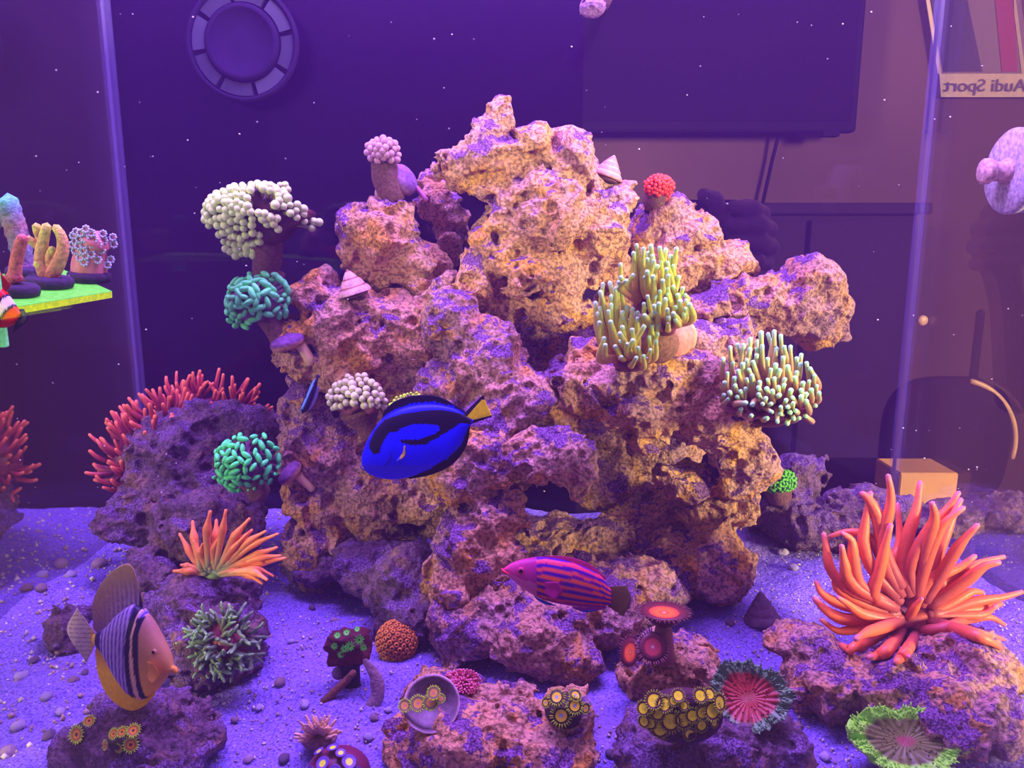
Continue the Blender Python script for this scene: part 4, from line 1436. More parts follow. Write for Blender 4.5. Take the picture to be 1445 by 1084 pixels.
def zoa_cluster(name, label, u, v, y, polyps, rings, fringe, seed, mound=None, rough_r=None, **kw):
    """polyps: (u, v, r_px, lean_u, lean_v)"""
    k = sc(y)
    y = on(u, (v + polyps[0][1]) / 2, y, -.002)
    k = sc(y)
    t = thing(name, label, 'polyp colony', at(u, v, y))
    if mound:
        ball(MB(), at(mound[0], mound[1], y + .006), (mound[2] * k, mound[3] * k, mound[4]), mound[5], 22, 12, (RGT, UPV, FWD)).build('mat', M_rough, t)
    for i, p in enumerate(polyps):
        n = nrm(VIEW + UPV * .25 + RGT * p[3] - UPV * p[4])
        zoa(t, at(p[0], p[1], y + .005 - mound[4] * math.sqrt(max(.4, 1 - ((p[0] - mound[0]) / mound[2]) ** 2 - ((p[1] - mound[1]) / mound[3]) ** 2))) + n * .002, n, p[2] * k, rings, fringe, seed=seed + i, **kw)
    return t


ORZ = [(0.02, rgb(90, 60, 30)), (.22, rgb(100, 55, 30)), (.3, rgb(235, 150, 40)), (.5, rgb(240, 150, 30)), (.58, rgb(150, 60, 30)), (.7, rgb(190, 120, 40)), (.85, rgb(150, 150, 30)), (1, rgb(190, 210, 30))]
YF = rgb(195, 225, 25)
zoa_cluster('zoanthid_colony', 'pair of yellow rimmed orange button polyps on the dark front stone', 118, 1050, .562,
            [(111, 1036, 11, -.3, 0), (126, 1018, 7, .4, -.4)], ORZ, YF, 81, mound=(118, 1034, 12, 16, .012, rgb(60, 40, 40)))
zoa_cluster('zoanthid_colony', 'cluster of yellow rimmed orange button polyps on the dark front stone', 176, 1058, .560,
            [(186, 1050, 9.5, .1, .1), (189, 1032, 8.5, .2, -.5), (174, 1034, 7, -.1, -.5), (163, 1036, 7, -.4, -.3), (170, 1054, 6, -.3, .3), (203, 1057, 6, .7, .1), (152, 1051, 6, -.8, 0)],
            ORZ, YF, 85, mound=(178, 1045, 24, 14, .012, rgb(60, 50, 40)))
YZ = [(0.02, rgb(150, 190, 230)), (.18, rgb(120, 160, 220)), (.28, rgb(245, 190, 60)), (.5, rgb(245, 200, 50)), (.62, rgb(230, 220, 40)), (.72, rgb(60, 30, 40)), (1, rgb(70, 60, 30))]
zoa_cluster('zoanthid_colony', 'yellow ringed button polyps with blue centres on a rounded stone', 798, 1020, .570,
            [(792, 1009, 12, -.1, .1), (786, 985, 10, -.2, -.5), (810, 996, 10, .2, -.1), (824, 999, 7, .7, .1), (811, 983, 8, .3, -.7), (772, 992, 6, -.8, -.2)],
            YZ, rgb(170, 180, 30), 91, mound=(798, 1002, 30, 24, .018, rgb(60, 35, 45)), flen=.45, nf=22)
SZ = [(0.02, rgb(170, 110, 170)), (.2, rgb(220, 150, 120)), (.35, rgb(235, 140, 60)), (.5, rgb(230, 190, 80)), (.6, rgb(150, 120, 110)), (.85, rgb(140, 110, 100)), (1, rgb(190, 200, 60))]
SY = on(612, 1005, .60, .016)
t = thing('polyp_shell', 'open lilac shell cupping yellow rimmed button polyps', 'shell', at(615, 1020, SY))
k = sc(SY)
mb = MB()
lathe(mb, at(610, 996, SY), nrm(VIEW + UPV * .7), [(.004, -.012), (30 * k, -.006), (38 * k, .004), (40 * k, .008), (36 * k, .006), (28 * k, -.001), (.002, -.007)],
      [rgb(150, 110, 170)] * 3 + [rgb(205, 150, 200)] + [rgb(130, 95, 150)] * 3, 40, lambda r, h, a: (r * (1 + .03 * math.sin(a * 20)), h))
mb.build('shell', M_shell, t)
for i, (u, v, r) in enumerate(((590, 993, 10.5), (608, 991, 10.5), (612, 978, 9), (571, 996, 8.5), (622, 986, 6))):
    zoa(t, at(u, v, SY - .010), nrm(VIEW + UPV * .5), r * k, SZ, YF, seed=100 + i, nf=22, flen=.25)

# ring of yellow polyps
YB = np.array((.92, 1.0, .01))
RZ = [(0.02, rgb(215, 225, 90)), (.2, YB * .8), (.3, YB), (.66, YB), (.74, rgb(85, 40, 50)), (.9, rgb(75, 35, 45)), (1, rgb(90, 70, 35))]
ring = [(946, 1018, 13, -.05, .4), (964, 1016, 11, .05, .4), (931, 1029, 11, -.2, .6), (918, 1021, 8, -.5, .5), (909, 1018, 8, -.8, .3), (908, 1000, 9, -.8, 0), (923, 989, 11, -.4, -.5), (937, 994, 10, -.1, -.2),
        (928, 1007, 9, -.3, .1), (957, 982, 8, 0, -.7), (951, 989, 7, 0, -.5), (977, 1010, 9, .1, .3), (991, 1006, 9, .2, .3), (1005, 1003, 12, .4, .2), (1015, 992, 11, .8, -.1), (988, 982, 9, .2, -.6), (1001, 980, 8, .4, -.7),
        (990, 1024, 8, .2, .7), (973, 1036, 8, .1, .9), (953, 1040, 7, 0, 1.), (1008, 1020, 6, .6, .5), (965, 996, 6, 0, -.3), (918, 1003, 6, -.5, .1), (940, 1037, 6, -.1, .9)]
RY = on(960, 1035, .60, .010)
t = thing('zoanthid_colony', 'ring shaped mound of bright yellow button polyps with dark skirts', 'polyp colony', at(963, 1045, RY))
k = sc(RY)
mb = MB()
cc = at(963, 1010, RY)
RA, RB, SR = 40 * k, 22 * k, 17 * k
V, Fc = [], []
nu, nv = 36, 14
for i in range(nu):
    a = 2 * math.pi * i / nu
    d = RGT * math.cos(a) * RA + UPV * math.sin(a) * RB
    dn = nrm(RGT * math.cos(a) + UPV * math.sin(a))
    for j in range(nv):
        b = 2 * math.pi * j / nv
        V.append(cc + d + dn * SR * math.cos(b) + VIEW * SR * math.sin(b))
for i in range(nu):
    for j in range(nv):
        Fc.append((i * nv + j, i * nv + (j + 1) % nv, ((i + 1) % nu) * nv + (j + 1) % nv, ((i + 1) % nu) * nv + j))
mb.add(V, Fc, rgb(75, 35, 60)).build('mat', M_rough, t)
for i, p in enumerate(ring):
    q = ((p[0] - 963) / 58.0) ** 2 + ((p[1] - 1010) / 36.0) ** 2
    zoa(t, at(p[0], p[1], RY - .003 - SR * math.sqrt(max(.12, 1 - max(0, q - .25) * 1.1))), nrm(VIEW + RGT * p[3] - UPV * p[4] * .45 + UPV * .35), p[2] * k * 1.08, RZ, rgb(150, 155, 35), seed=200 + i, nf=22, flen=.3)

# long stalked fringed polyps
PZ = [(0.02, rgb(235, 190, 190)), (.1, rgb(230, 90, 60)), (.3, rgb(250, 120, 60)), (.55, rgb(240, 90, 60)), (.65, rgb(120, 40, 60)), (1, rgb(105, 45, 65))]
PZ2 = [(0.02, rgb(220, 180, 210)), (.15, rgb(200, 80, 120)), (.5, rgb(205, 70, 95)), (.62, rgb(120, 45, 75)), (1, rgb(110, 55, 85))]
t = thing('fringed_polyp', 'red centred polyp with a dark lashed rim on a tall mauve stalk', 'polyp', at(940, 915, .665))
zoa(t, at(937, 866, .660), nrm(UPV + VIEW * .12), 34 * sc(.66), PZ, rgb(110, 55, 70), 40, stalk=.045, stalk_col=rgb(165, 95, 110), flen=.25, seed=301, frw=.035)
t = thing('fringed_polyp', 'pink red centred polyp facing forward with a full ring of lashes', 'polyp', at(921, 935, .650))
zoa(t, at(921, 913, .640), nrm(VIEW + UPV * .3), 21 * sc(.64), PZ2, rgb(140, 75, 105), 36, stalk=.012, stalk_col=rgb(150, 85, 105), flen=.32, seed=302, frw=.045)
t = thing('fringed_polyp', 'red lashed polyp turned sideways beside the pink red one', 'polyp', at(892, 940, .660))
zoa(t, at(890, 921, .652), nrm(VIEW * .4 - RGT * .8 + UPV * .3), 21 * sc(.65), PZ, rgb(120, 55, 80), 34, stalk=.012, stalk_col=rgb(140, 75, 100), flen=.28, seed=303, frw=.045)


# frilled mushrooms
def mushroom(name, label, u, v, y, ru, rv, n, rim_col, mid_col, ctr_col, seed, frill=.16, ruffle=7, tuft=140, cup=.25):
    rng = np.random.default_rng(seed)
    k = sc(y)
    t = thing(name, label, 'coral', at(u, v, y))
    c = at(u, v, y)
    x = nrm(RGT - n * np.dot(RGT, n)); yv = np.cross(n, x); yv = yv if yv[2] > 0 or abs(yv[2]) < 1e-6 else -yv
    n = nrm(n)
    nr, na = 26, 96
    ph = rng.uniform(0, 6.28, 4)
    V, Cc, Fc = [], [], []
    def pt(q, a):
        ruf = math.sin(a * ruffle + ph[0]) * .6 + math.sin(a * (ruffle * 2 + 1) + ph[1]) * .4
        rad = 1 + .07 * math.sin(3 * a + ph[2]) + .04 * ruf
        return c + x * math.cos(a) * ru * k * q * rad + yv * math.sin(a) * rv * k * q * rad + n * (min(ru, rv) * k) * (cup * q * q + frill * ruf * max(0, q - .5) * 2 + .04 * math.sin(a * 24) * q)
    for i in range(nr):
        q = (i + .02) / (nr - 1)
        for j in range(na):
            a = 2 * math.pi * j / na
            V.append(pt(q, a))
            rib = .75 + .25 * math.sin(a * 24)
            f = ramp([q], [(0, ctr_col), (.12, ctr_col), (.2, mid_col), (.66, mid_col * rib), (.74, rim_col), (1, rim_col)])[0]
            Cc.append(f)
    for i in range(nr - 1):
        for j in range(na):
            j2 = (j + 1) % na
            Fc.append((i * na + j, i * na + j2, (i + 1) * na + j2, (i + 1) * na + j))
    Fc.append(tuple(range(na))[::-1])
    o0 = len(V)
    V += [p - n * .004 for p in V[-na:]]; Cc += [rim_col] * na
    V.append(c - n * .014); Cc.append(mid_col)
    for j in range(na):
        j2 = (j + 1) % na
        Fc.append((o0 - na + j, o0 - na + j2, o0 + j2, o0 + j)); Fc.append((o0 + j, o0 + j2, o0 + na))
    MB().add(V, Fc, np.array(Cc)).build('disc', M_soft, t)
    mb = MB()
    for i in range(tuft):
        a = 2 * math.pi * i / tuft * 2.0 + rng.uniform(-.03, .03)
        q = rng.uniform(.72, 1.02)
        p = pt(q, a)
        out = nrm(x * math.cos(a) + yv * math.sin(a))
        L = rng.uniform(2.5, 5.5) * k
        tube(mb, [p, p + n * L * .6 + out * L * .2, p + n * L * .8 + out * L * .7], np.array((1.1, .9, .8)) * 1.3 * k, np.clip(rim_col * rng.uniform(.7, 1.25), 0, 1), 5)
    mb.build('rim_tufts', M_soft, t)['kind'] = 'stuff'
    mb = MB()
    for i in range(90):
        a, q = rng.uniform(0, 6.28), math.sqrt(rng.uniform(.03, .6))
        p = pt(q, a)
        tube(mb, [p, p + n * 2.2 * k], np.array((1.0, .6)) * 1.2 * k, np.clip(mid_col * rng.uniform(.8, 1.5), 0, 1), 5)
    mb.build('disc_bumps', M_soft, t)['kind'] = 'stuff'
    return t


mushroom('mushroom_coral', 'frilly bright green rimmed mushroom coral at the foot of the crusted rock', 1278, 1046, on(1278, 1046, .60, .012), 84, 46, nrm(VIEW * .75 + UPV * .7), rgb(160, 235, 85), rgb(110, 105, 60), rgb(150, 75, 90), 401, .2, 8, 420)
mushroom('mushroom_coral', 'rusty red ribbed mushroom coral with a grey green ruffled rim', 1056, 985, on(1056, 1000, .63, .014), 54, 48, nrm(VIEW * .8 + UPV * .5 - RGT * .15), rgb(105, 135, 120), rgb(170, 55, 60), rgb(170, 80, 80), 402, .14, 9, 240)

# dark red block of polyps on a plug with two sticks
t = thing('polyp_plug', 'dark red polyp covered block with bright green stars on a black plug', 'coral', at(497, 975, .69))
k = sc(.69)
rng = np.random.default_rng(9)
mb = MB()
c = at(492, 913, .69)
V, Fc = [], []
nu, nv = 36, 20
ball(mb, (0, 0, 0), 1.0, rgb(95, 15, 50), 44, 26)
Vb = mb.v[0]
p = 5.0
Vb = Vb / (np.sum(np.abs(Vb) ** p, 1) ** (1 / p))[:, None]
Vb = Vb * np.array((29, 22, 22)) * k
for i in range(len(Vb)):
    Vb[i] += nrm(Vb[i]) * (mnoise.noise(Vector(Vb[i] * 130)) * .004 + mnoise.noise(Vector(Vb[i] * 320)) * .0015)
mb.v[0] = Vb @ np.array([nrm(RGT * .95 + UPV * .1), nrm(np.cross(VIEW, nrm(RGT * .95 + UPV * .1))), nrm(np.cross(nrm(RGT * .95 + UPV * .1), nrm(np.cross(VIEW, nrm(RGT * .95 + UPV * .1)))))]) + c
# long axis across, low and deep
mb.build('polyp_mat', M_rough, t)
GS = [(0.02, rgb(40, 90, 30)), (.25, rgb(60, 120, 40)), (.35, rgb(120, 240, 90)), (.9, rgb(80, 200, 70)), (1, rgb(60, 130, 50))]
for i, (u, v, r) in enumerate(((494, 912, 5.5), (507, 903, 5.5), (486, 916, 4.5), (481, 924, 4), (513, 914, 4), (489, 893, 4), (476, 897, 4), (472, 912, 4), (504, 888, 3.5))):
    zoa(t, at(u, v, .69 - 23.5 * k), nrm(VIEW + UPV * (.8 if v < 900 else .1)), r * k, GS, rgb(90, 220, 80), seed=500 + i, nf=10, flen=.35, frw=.14)
lathe(MB(), at(496, 972, .69), (0, 0, 1), [(15 * k, 0), (15 * k, .002), (13 * k, .004), (13 * k, .024), (17 * k, .027), (20 * k, .033)], rgb(45, 28, 60), 24).build('plug', M_plug, t)
tube(MB(), px_path([(500, 948), (484, 965), (456, 992)], .67, (0, -.005), 8), np.linspace(4.5, 6, 8) * k, rgb(130, 75, 75), 10).build('stick', M_rough, t)
tube(MB(), px_path([(514, 932), (530, 955), (532, 985), (512, 1010)], .675, (0, -.015), 10), np.interp(np.linspace(0, 1, 10), [0, .4, 1], [4, 10, 9]) * k, rgb(165, 120, 175), 10, .35, VIEW).build('stick', M_rough, t)
ball(MB(), at(478, 950, .69), (10 * k, 9 * k, .008), rgb(150, 110, 190), 14, 9, (RGT, UPV, FWD)).build('lump', M_rough, t)

# pink fuzzy cap
dome_coral('fuzzy_coral', 'small pink fuzzy coral cap behind the shell of polyps', .625,
           [[(624, 962), (632, 948), (652, 941), (672, 946), (681, 960), (670, 966), (645, 962)]], [110], 2.6, 1.7, rgb(235, 110, 175), rgb(220, 100, 160), 69,
           (652, 963, 27, 17, .02, rgb(180, 80, 140)), [(652, 968, 24), (654, 980, 22), (655, 988, 20)])
# pale fan shell coral
t = thing('fan_coral', 'pale pink ribbed fan shaped coral on the sand', 'coral', at(450, 1052, .60))
k = sc(.60)
rng = np.random.default_rng(70)
ball(MB(), at(450, 1042, .605), (26 * k, 14 * k, .014), rgb(150, 100, 130), 18, 10, (RGT, UPV, FWD)).build('base', M_rough, t)
for i in range(46):
    a = rng.uniform(-.15, math.pi + .15); q = rng.uniform(.45, 1)
    d = RGT * math.cos(a) * .8 + UPV * (math.sin(a) * .9 + .1) + VIEW * rng.uniform(.0, .9)
    p0 = at(450, 1040, .60) + nrm(d) * 9 * k
    L = 30 * k * q
    tube(MB(), [p0, p0 + nrm(d) * L * .5, p0 + nrm(d) * L + UPV * .002], np.array((2.6, 3.0, 1.8)) * k, [(0, rgb(170, 110, 140)), (1, rgb(245, 190, 195))], 6, .5, VIEW).build('blade', M_soft, t)
# purple encrusting dome with yellow eyes
t = thing('encrusting_coral', 'violet dome coral dotted with yellow eyes', 'coral', at(478, 1090, .56))
k = sc(.56)
c = at(478, 1090, .565)
ball(MB(), c, (46 * k, 36 * k, .022), rgb(115, 30, 90), 32, 18, (RGT, UPV, FWD)).build('mound', M_soft, t)
ET = [(0.02, rgb(220, 225, 60)), (.3, rgb(235, 235, 60)), (.42, rgb(215, 220, 60)), (.52, rgb(110, 70, 200)), (.85, rgb(95, 60, 190)), (1, rgb(100, 40, 130))]
for i, (u, v, r) in enumerate(((471, 1054, 9), (484, 1057, 8), (497, 1065, 11), (462, 1066, 10.5), (480, 1073, 10), (463, 1083, 10), (445, 1079, 10), (452, 1059, 8), (508, 1078, 9), (492, 1086, 10), (478, 1093, 10))):
    x, yv = (u - 478) / 46, (v - 1090) / 36
    z = math.sqrt(max(.02, 1 - x * x - yv * yv))
    p = at(u, v, .565) + VIEW * .022 * z
    n = nrm(RGT * x / (46 * k) * .022 - UPV * yv / (36 * k) * .022 + VIEW * z)
    zoa(t, p + n * .0008, n, r * k, ET, rgb(110, 50, 140), seed=600 + i, nf=0)
# ------------------------------------------------------------------ rack with coral cuttings
def rack_mat():
    m, nt, b = new_mat('fluorescent_acrylic')
    at_ = nd(nt, 'ShaderNodeAttribute', attribute_name='Col')
    tc = nd(nt, 'ShaderNodeTexCoord')
    nz = nd(nt, 'ShaderNodeTexNoise', Scale=260.0, Detail=3.0)
    nt.links.new(tc.outputs['Object'], nz.inputs['Vector'])
    f = mramp(nt, nz.outputs['Fac'], .40, .62)
    nt.links.new(mixrgb(nt, f, mixrgb(nt, 1.0, at_.outputs['Color'], (.65, .75, .5), 'MULTIPLY'), at_.outputs['Color']), b.inputs['Base Color'])
    b.inputs['Roughness'].default_value = 0.3
    b.inputs['Subsurface Weight'].default_value = 0.3
    b.inputs['Subsurface Radius'].default_value = (.01, .01, .004)
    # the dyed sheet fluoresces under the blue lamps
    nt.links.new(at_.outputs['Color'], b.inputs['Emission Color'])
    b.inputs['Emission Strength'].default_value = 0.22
    return m


M_rack = rack_mat()
RA, RB_, RC = at(15, 434, .62), at(158, 411, .74), at(84, 378, .86)
ex = RA - RB_
EXL = 1.0
while (RA + ex * (EXL - 1))[0] > TX0 + .006 and EXL < 6:
    EXL += .02
RD = RC + ex
rt = thing('frag_rack', 'yellow green acrylic shelf holding coral cuttings on the left glass', 'shelf', RA)
nrack = nrm(np.cross(RB_ - RA, RC - RB_)); nrack = nrack if nrack[2] > 0 else -nrack
th = .0062
A2, D2 = RB_ + ex * EXL, RC + ex * EXL
lim = TX0 + .004
D2 = RC + ex * min(EXL, (lim - RC[0]) / ex[0])
A2 = RB_ + ex * min(EXL, (lim - RB_[0]) / ex[0])
top = [A2, RB_, RC, D2]
low = [p - nrack * th for p in top]
MB().add(top + [p - nrack * .0006 for p in top], [(0, 1, 2, 3), (4, 7, 6, 5), (0, 4, 5, 1), (1, 5, 6, 2), (2, 6, 7, 3), (3, 7, 4, 0)], np.array((.16, .85, .06))).build('shelf_top', M_rack, rt, smooth=False)
MB().add([p - nrack * .0006 for p in top] + low, [(0, 1, 2, 3), (4, 7, 6, 5), (0, 4, 5, 1), (1, 5, 6, 2), (2, 6, 7, 3), (3, 7, 4, 0)], np.array((.62, .98, .0))).build('shelf_edge', M_rack, rt, smooth=False)
br = at(-6, 470, .60)
box(MB(), br + np.array((-.018, -.003, -.011)), br + np.array((.008, .003, .05)), np.array((.20, .9, .25)), .001).build('bracket', M_rack, rt, smooth=False)


def on_rack(u, v):
    """where the pixel meets the shelf top"""
    r = ray(u, v)
    t = np.dot(RB_ - CAMP, nrack) / np.dot(r, nrack)
    return CAMP + r * t


def plug(t, c, r, col=rgb(60, 35, 85)):
    lathe(MB(), c, nrack, [(r * .8, .0), (r * .95, .001), (r, .004), (r * .98, .0085), (r * .85, .0105)], [rgb(40, 25, 45), rgb(40, 25, 45), rgb(45, 28, 55), col, col], 24).build('plug', M_plug, t)


def rack_coral(name, label, u, v, r_px):
    c = on_rack(u, v)
    if c[1] > .9: c = at(u, v, .78)
    t = thing(name, label, 'coral', c)
    plug(t, c, r_px * sc(c[1]))
    return t, c[1]


t, y = rack_coral('stick_coral', 'single pink stick coral on a purple plug on the rack', 24, 418, 27)
tube(MB(), px_path([(20, 394), (23, 370), (28, 348), (33, 334)], y, (0, -.003), 12), np.interp(np.linspace(0, 1, 12), [0, .1, .8, 1], [12, 8, 7.5, 6]) * sc(y), rgb(225, 110, 125), 14).build('branch', M_rough, t)
t, y = rack_coral('branching_coral', 'yellow pink coral with stubby horn branches on the rack', 70, 406, 29)
PY = [(0, rgb(235, 140, 125)), (.5, rgb(245, 165, 130)), (1, rgb(245, 220, 120))]
for pts, r0, r1 in (([(70, 392), (82, 372), (89, 350), (86, 332), (78, 320)], 10, 5), ([(66, 390), (58, 368), (60, 345), (66, 318)], 10, 5.5), ([(58, 352), (50, 344), (38, 337)], 6, 5), ([(60, 342), (54, 330), (51, 318)], 5.5, 5), ([(70, 388), (60, 378), (52, 370)], 8, 6), ([(72, 380), (70, 362), (74, 350)], 7, 4)):
    tube(MB(), px_path(pts, y, (0, -.004), 12), np.linspace(r0, r1, 12) * sc(y), PY, 12).build('branch', M_rough, t)
t, y = rack_coral('flower_coral', 'pink coral covered in pale blue star polyps on the rack', 126, 398, 27)
tube(MB(), px_path([(126, 392), (126, 372), (130, 350), (136, 338)], y, (0, -.004), 12), np.interp(np.linspace(0, 1, 12), [0, .3, .7, 1], [22, 22, 18, 20]) * sc(y), rgb(215, 120, 150), 18).build('trunk', M_soft, t)
rng = np.random.default_rng(77)
for i, (u, v) in enumerate(scatter([(104, 345), (110, 332), (135, 328), (160, 334), (163, 345), (152, 352), (160, 372), (150, 378), (140, 362), (130, 378), (120, 360), (108, 352)], 34, 7.5, rng, [])):
    q = min(1.0, abs(u - 130) / 24.0)
    c = at(u, v, y) + VIEW * 23 * math.sqrt(max(0.0, 1 - q * q)) * sc(y)
    mb = MB()
    for j in range(8):
        a = j * math.pi / 4
        d = RGT * math.cos(a) + UPV * math.sin(a)
        p = c + d * 4.2 * sc(y)
        tube(mb, [c - VIEW * .004, p - VIEW * .001], np.array((1.2, .8)) * sc(y), rgb(190, 120, 180), 5)
        ball(mb, p, 1.9 * sc(y), rgb(190, 185, 250), 6, 5)
    ball(mb, c - VIEW * .002, 2.6 * sc(y), rgb(230, 150, 190), 8, 6)
    mb.build('polyp', M_soft, t)
t, y = rack_coral('stick_coral', 'thick pale blue crusty stick coral at the back of the rack', 34, 392, 22)
mb = tube(MB(), px_path([(34, 384), (32, 362), (24, 330), (17, 305), (10, 282)], y + .01, (0, -.004), 26), np.interp(np.linspace(0, 1, 26), [0, .15, .5, .9, 1], [20, 13, 13, 13.5, 11]) * sc(y), [(0, rgb(150, 60, 140)), (.3, rgb(130, 120, 190)), (.6, rgb(175, 120, 150)), (.85, rgb(130, 150, 205)), (1, rgb(110, 205, 215))], 26)
for i in range(len(mb.v[0])):
    mb.v[0][i] += np.array((1, 1, 1)) * mnoise.noise(Vector(mb.v[0][i] * 420)) * .0022
mb.build('branch', M_rough, t)
ball(MB(), at(-6, 300, y + .01), (10 * sc(y), 24 * sc(y), .008), rgb(120, 150, 210), 14, 10, (RGT, UPV, FWD)).build('branch', M_rough, t)

# ------------------------------------------------------------------ shells, snails, plugs
def snail(name, label, u, v, y, base_r, height, axis, stops, whorls=4, cat='snail'):
    c = at(u, v, y); k = sc(y)
    n = 60
    prof, cl = [(base_r * k * .3, -.0015)], [np.array(stops[0][1])]
    for i in range(n):
        q = i / (n - 1)
        r = base_r * (1 - q) ** .85 * (1 + .07 * abs(math.sin(q * whorls * math.pi))) + .4
        prof.append((r * k, height * k * q)); cl.append(ramp([(q * whorls) % 1.0], stops)[0])
    t = thing(name, label, cat, c)
    lathe(MB(), c, axis, prof, cl, 30).build('shell', M_shell, t)
    ball(MB(), c - nrm(axis) * .002, (base_r * k * .8, base_r * k * .8, .003), rgb(120, 80, 90), 16, 8, frame(axis)).build('foot', M_soft, t)


snail('turban_snail', 'pink cone shaped snail shell perched beside the crag', 856, 250, .945, 21, 30, nrm(UPV + RGT * .35 + VIEW * .2), [(0, rgb(225, 140, 165)), (.6, rgb(215, 130, 175)), (.9, rgb(235, 170, 170)), (1, rgb(180, 95, 130))])
snail('turban_snail', 'cone shaped snail shell with brown spiral stripes on the orange rock face', 501, 414, on(501, 412, .90, .006), 23, 34, nrm(UPV - RGT * .3 + VIEW * .25), [(0, rgb(230, 170, 205)), (.7, rgb(220, 160, 190)), (.8, rgb(150, 80, 60)), (.92, rgb(150, 80, 60)), (1, rgb(225, 170, 200))], 3)
snail('turban_snail', 'dull mauve cone shell lying on the sand', 1076, 876, ground_y(878), 27, 46, np.array((-.1, .1, 1.)), [(0, rgb(120, 75, 130)), (1, rgb(95, 60, 110))])
yy = on(955, 500, .87, -.004)
t = thing('clam_shell', 'smooth pink round shell behind the two headed torch coral', 'shell', at(958, 500, yy))
k = sc(yy)
lathe(MB(), at(955, 476, yy), nrm(VIEW + RGT * .25 - UPV * .1), [(.003, -.010), (22 * k, -.006), (30 * k, 0), (29 * k, .003), (22 * k, .007), (10 * k, .009), (.001, .010)], [rgb(200, 120, 120)] * 3 + [rgb(245, 180, 160)] + [rgb(225, 130, 150)] * 3, 34).build('shell', M_shell, t)


def stem_plug(name, label, u, v, y, cap_r, cap_n, stem_pts, stem_r, col):
    k = sc(y)
    t = thing(name, label, 'coral plug', at(u, v, y))
    lathe(MB(), at(u, v, y), cap_n, [(cap_r * k * .75, -.006), (cap_r * k, -.002), (cap_r * k * 1.03, .002), (cap_r * k * .9, .006), (cap_r * k * .4, .009)], [rgb(225, 150, 140), rgb(225, 150, 140), col, col, col], 26).build('cap', M_plug, t)
    tube(MB(), px_path(stem_pts, y + .004, None, 6), stem_r * k, rgb(235, 180, 170), 14).build('stem', M_plain, t)
    q = [(p[0] + stem_r * 1.9, p[1] - stem_r * .6) for p in stem_pts]
    tube(MB(), px_path(q, y + .012, None, 6), stem_r * 1.0 * k, rgb(25, 12, 40), 12).build('dark_gap', M_plain, t)  # dark tube filling the gap beside the stem


stem_plug('stem_plug', 'purple crusted coral plug with a pale stem under the upper hammer coral', 406, 484, on(420, 495, .91, .006), 24, nrm(UPV * .9 - RGT * .25 + VIEW * .3), [(420, 480), (430, 496), (440, 512)], 7.5, rgb(120, 65, 160))
stem_plug('stem_plug', 'pale coral plug with a stem in the mauve pillar above the dark rock', 410, 668, on(425, 670, .88, .004), 20, nrm(UPV * .6 - RGT * .6 + VIEW * .3), [(418, 668), (430, 680), (442, 690)], 6.5, rgb(130, 75, 165))
t = thing('round_plug', 'round violet plug disc wedged beside the pink ball coral', 'coral plug', at(570, 272, .98))
k = sc(.98)
lathe(MB(), at(568, 254, .98), nrm(VIEW * .5 + RGT * .8 + UPV * .45), [(12 * k, -.008), (22 * k, -.004), (23 * k, .003), (18 * k, .009), (6 * k, .011)], [rgb(190, 120, 140), rgb(190, 120, 140), rgb(165, 105, 205), rgb(165, 105, 205), rgb(150, 95, 190)], 26).build('disc', M_plug, t)
tube(MB(), px_path([(582, 258), (592, 270), (602, 283)], .985, None, 6), 3.2 * k, rgb(200, 110, 215), 10).build('rod', M_plain, t)
ball(MB(), at(540, 274, .985), (11 * k, 13 * k, .01), rgb(190, 140, 175), 14, 10, (RGT, UPV, FWD)).build('lump', M_rough, t)

# ------------------------------------------------------------------ gear on the glass
c = np.array((TX1, .955, 0.0)); c[2] = at(1430, 242, .955)[2]
t = thing('magnet_puck', 'round crusted white magnet with a stub knob on the right glass', 'magnet', c)
WH = rgb(205, 180, 240)
lathe(MB(), c, (-1, 0, 0), [(.047, .001), (.048, .004), (.048, .010), (.046, .012)], WH, 40).build('pad', M_plug, t)
lathe(MB(), c, (-1, 0, 0), [(.040, .012), (.049, .016), (.050, .020), (.050, .024), (.046, .028), (.012, .029)], WH, 44).build('disc', M_plug, t)
lathe(MB(), c, (-1, 0, 0), [(.016, .028), (.014, .032), (.011, .038), (.012, .046), (.015, .050), (.015, .056), (.010, .059)], rgb(225, 175, 205), 26).build('knob', M_plug, t)

c = at(345, 62, 1.17)
k = sc(1.17)
t = thing('wave_pump', 'dim round grilled water pump on the back glass', 'pump', at(345, 134, 1.17))
DK, SG = np.array((.014, .007, .026)), np.array((.030, .026, .045))
mb = MB()
lathe(mb, c, (0, -1, 0), [(70 * k, 0), (73 * k, .004), (73 * k, .010), (68 * k, .012), (68 * k, .002)], DK, 56).build('outer_ring', M_dull, t)
lathe(MB(), c, (0, -1, 0), [(48 * k, 0), (48 * k, .012), (42 * k, .016), (41 * k, .013), (10 * k, .014), (.001, .014)], DK, 48).build('hub', M_dull, t)
for i in range(8):
    a0, a1 = 2 * math.pi * (i + .07) / 8 + .2, 2 * math.pi * (i + .93) / 8 + .2
    V = []
    for zz in (-.002, -.008):
        for r in (50 * k, 66 * k):
            for q in np.linspace(a0, a1, 8):
                V.append(c + np.array((math.cos(q) * r, zz, math.sin(q) * r)))
    Fc = [(j, j + 1, 8 + j + 1, 8 + j) for j in range(7)] + [(16 + j, 24 + j, 24 + j + 1, 16 + j + 1) for j in range(7)]
    Fc += [(j, 16 + j, 16 + j + 1, j + 1) for j in range(7)] + [(8 + j, 8 + j + 1, 24 + j + 1, 24 + j) for j in range(7)] + [(0, 8, 24, 16), (7, 23, 31, 15)]
    MB().add(V, Fc, SG * (1.0, 1.0, 1.0) * (1.0 if i % 3 else 1.5)).build('grille_plate', M_dull, t, smooth=False)

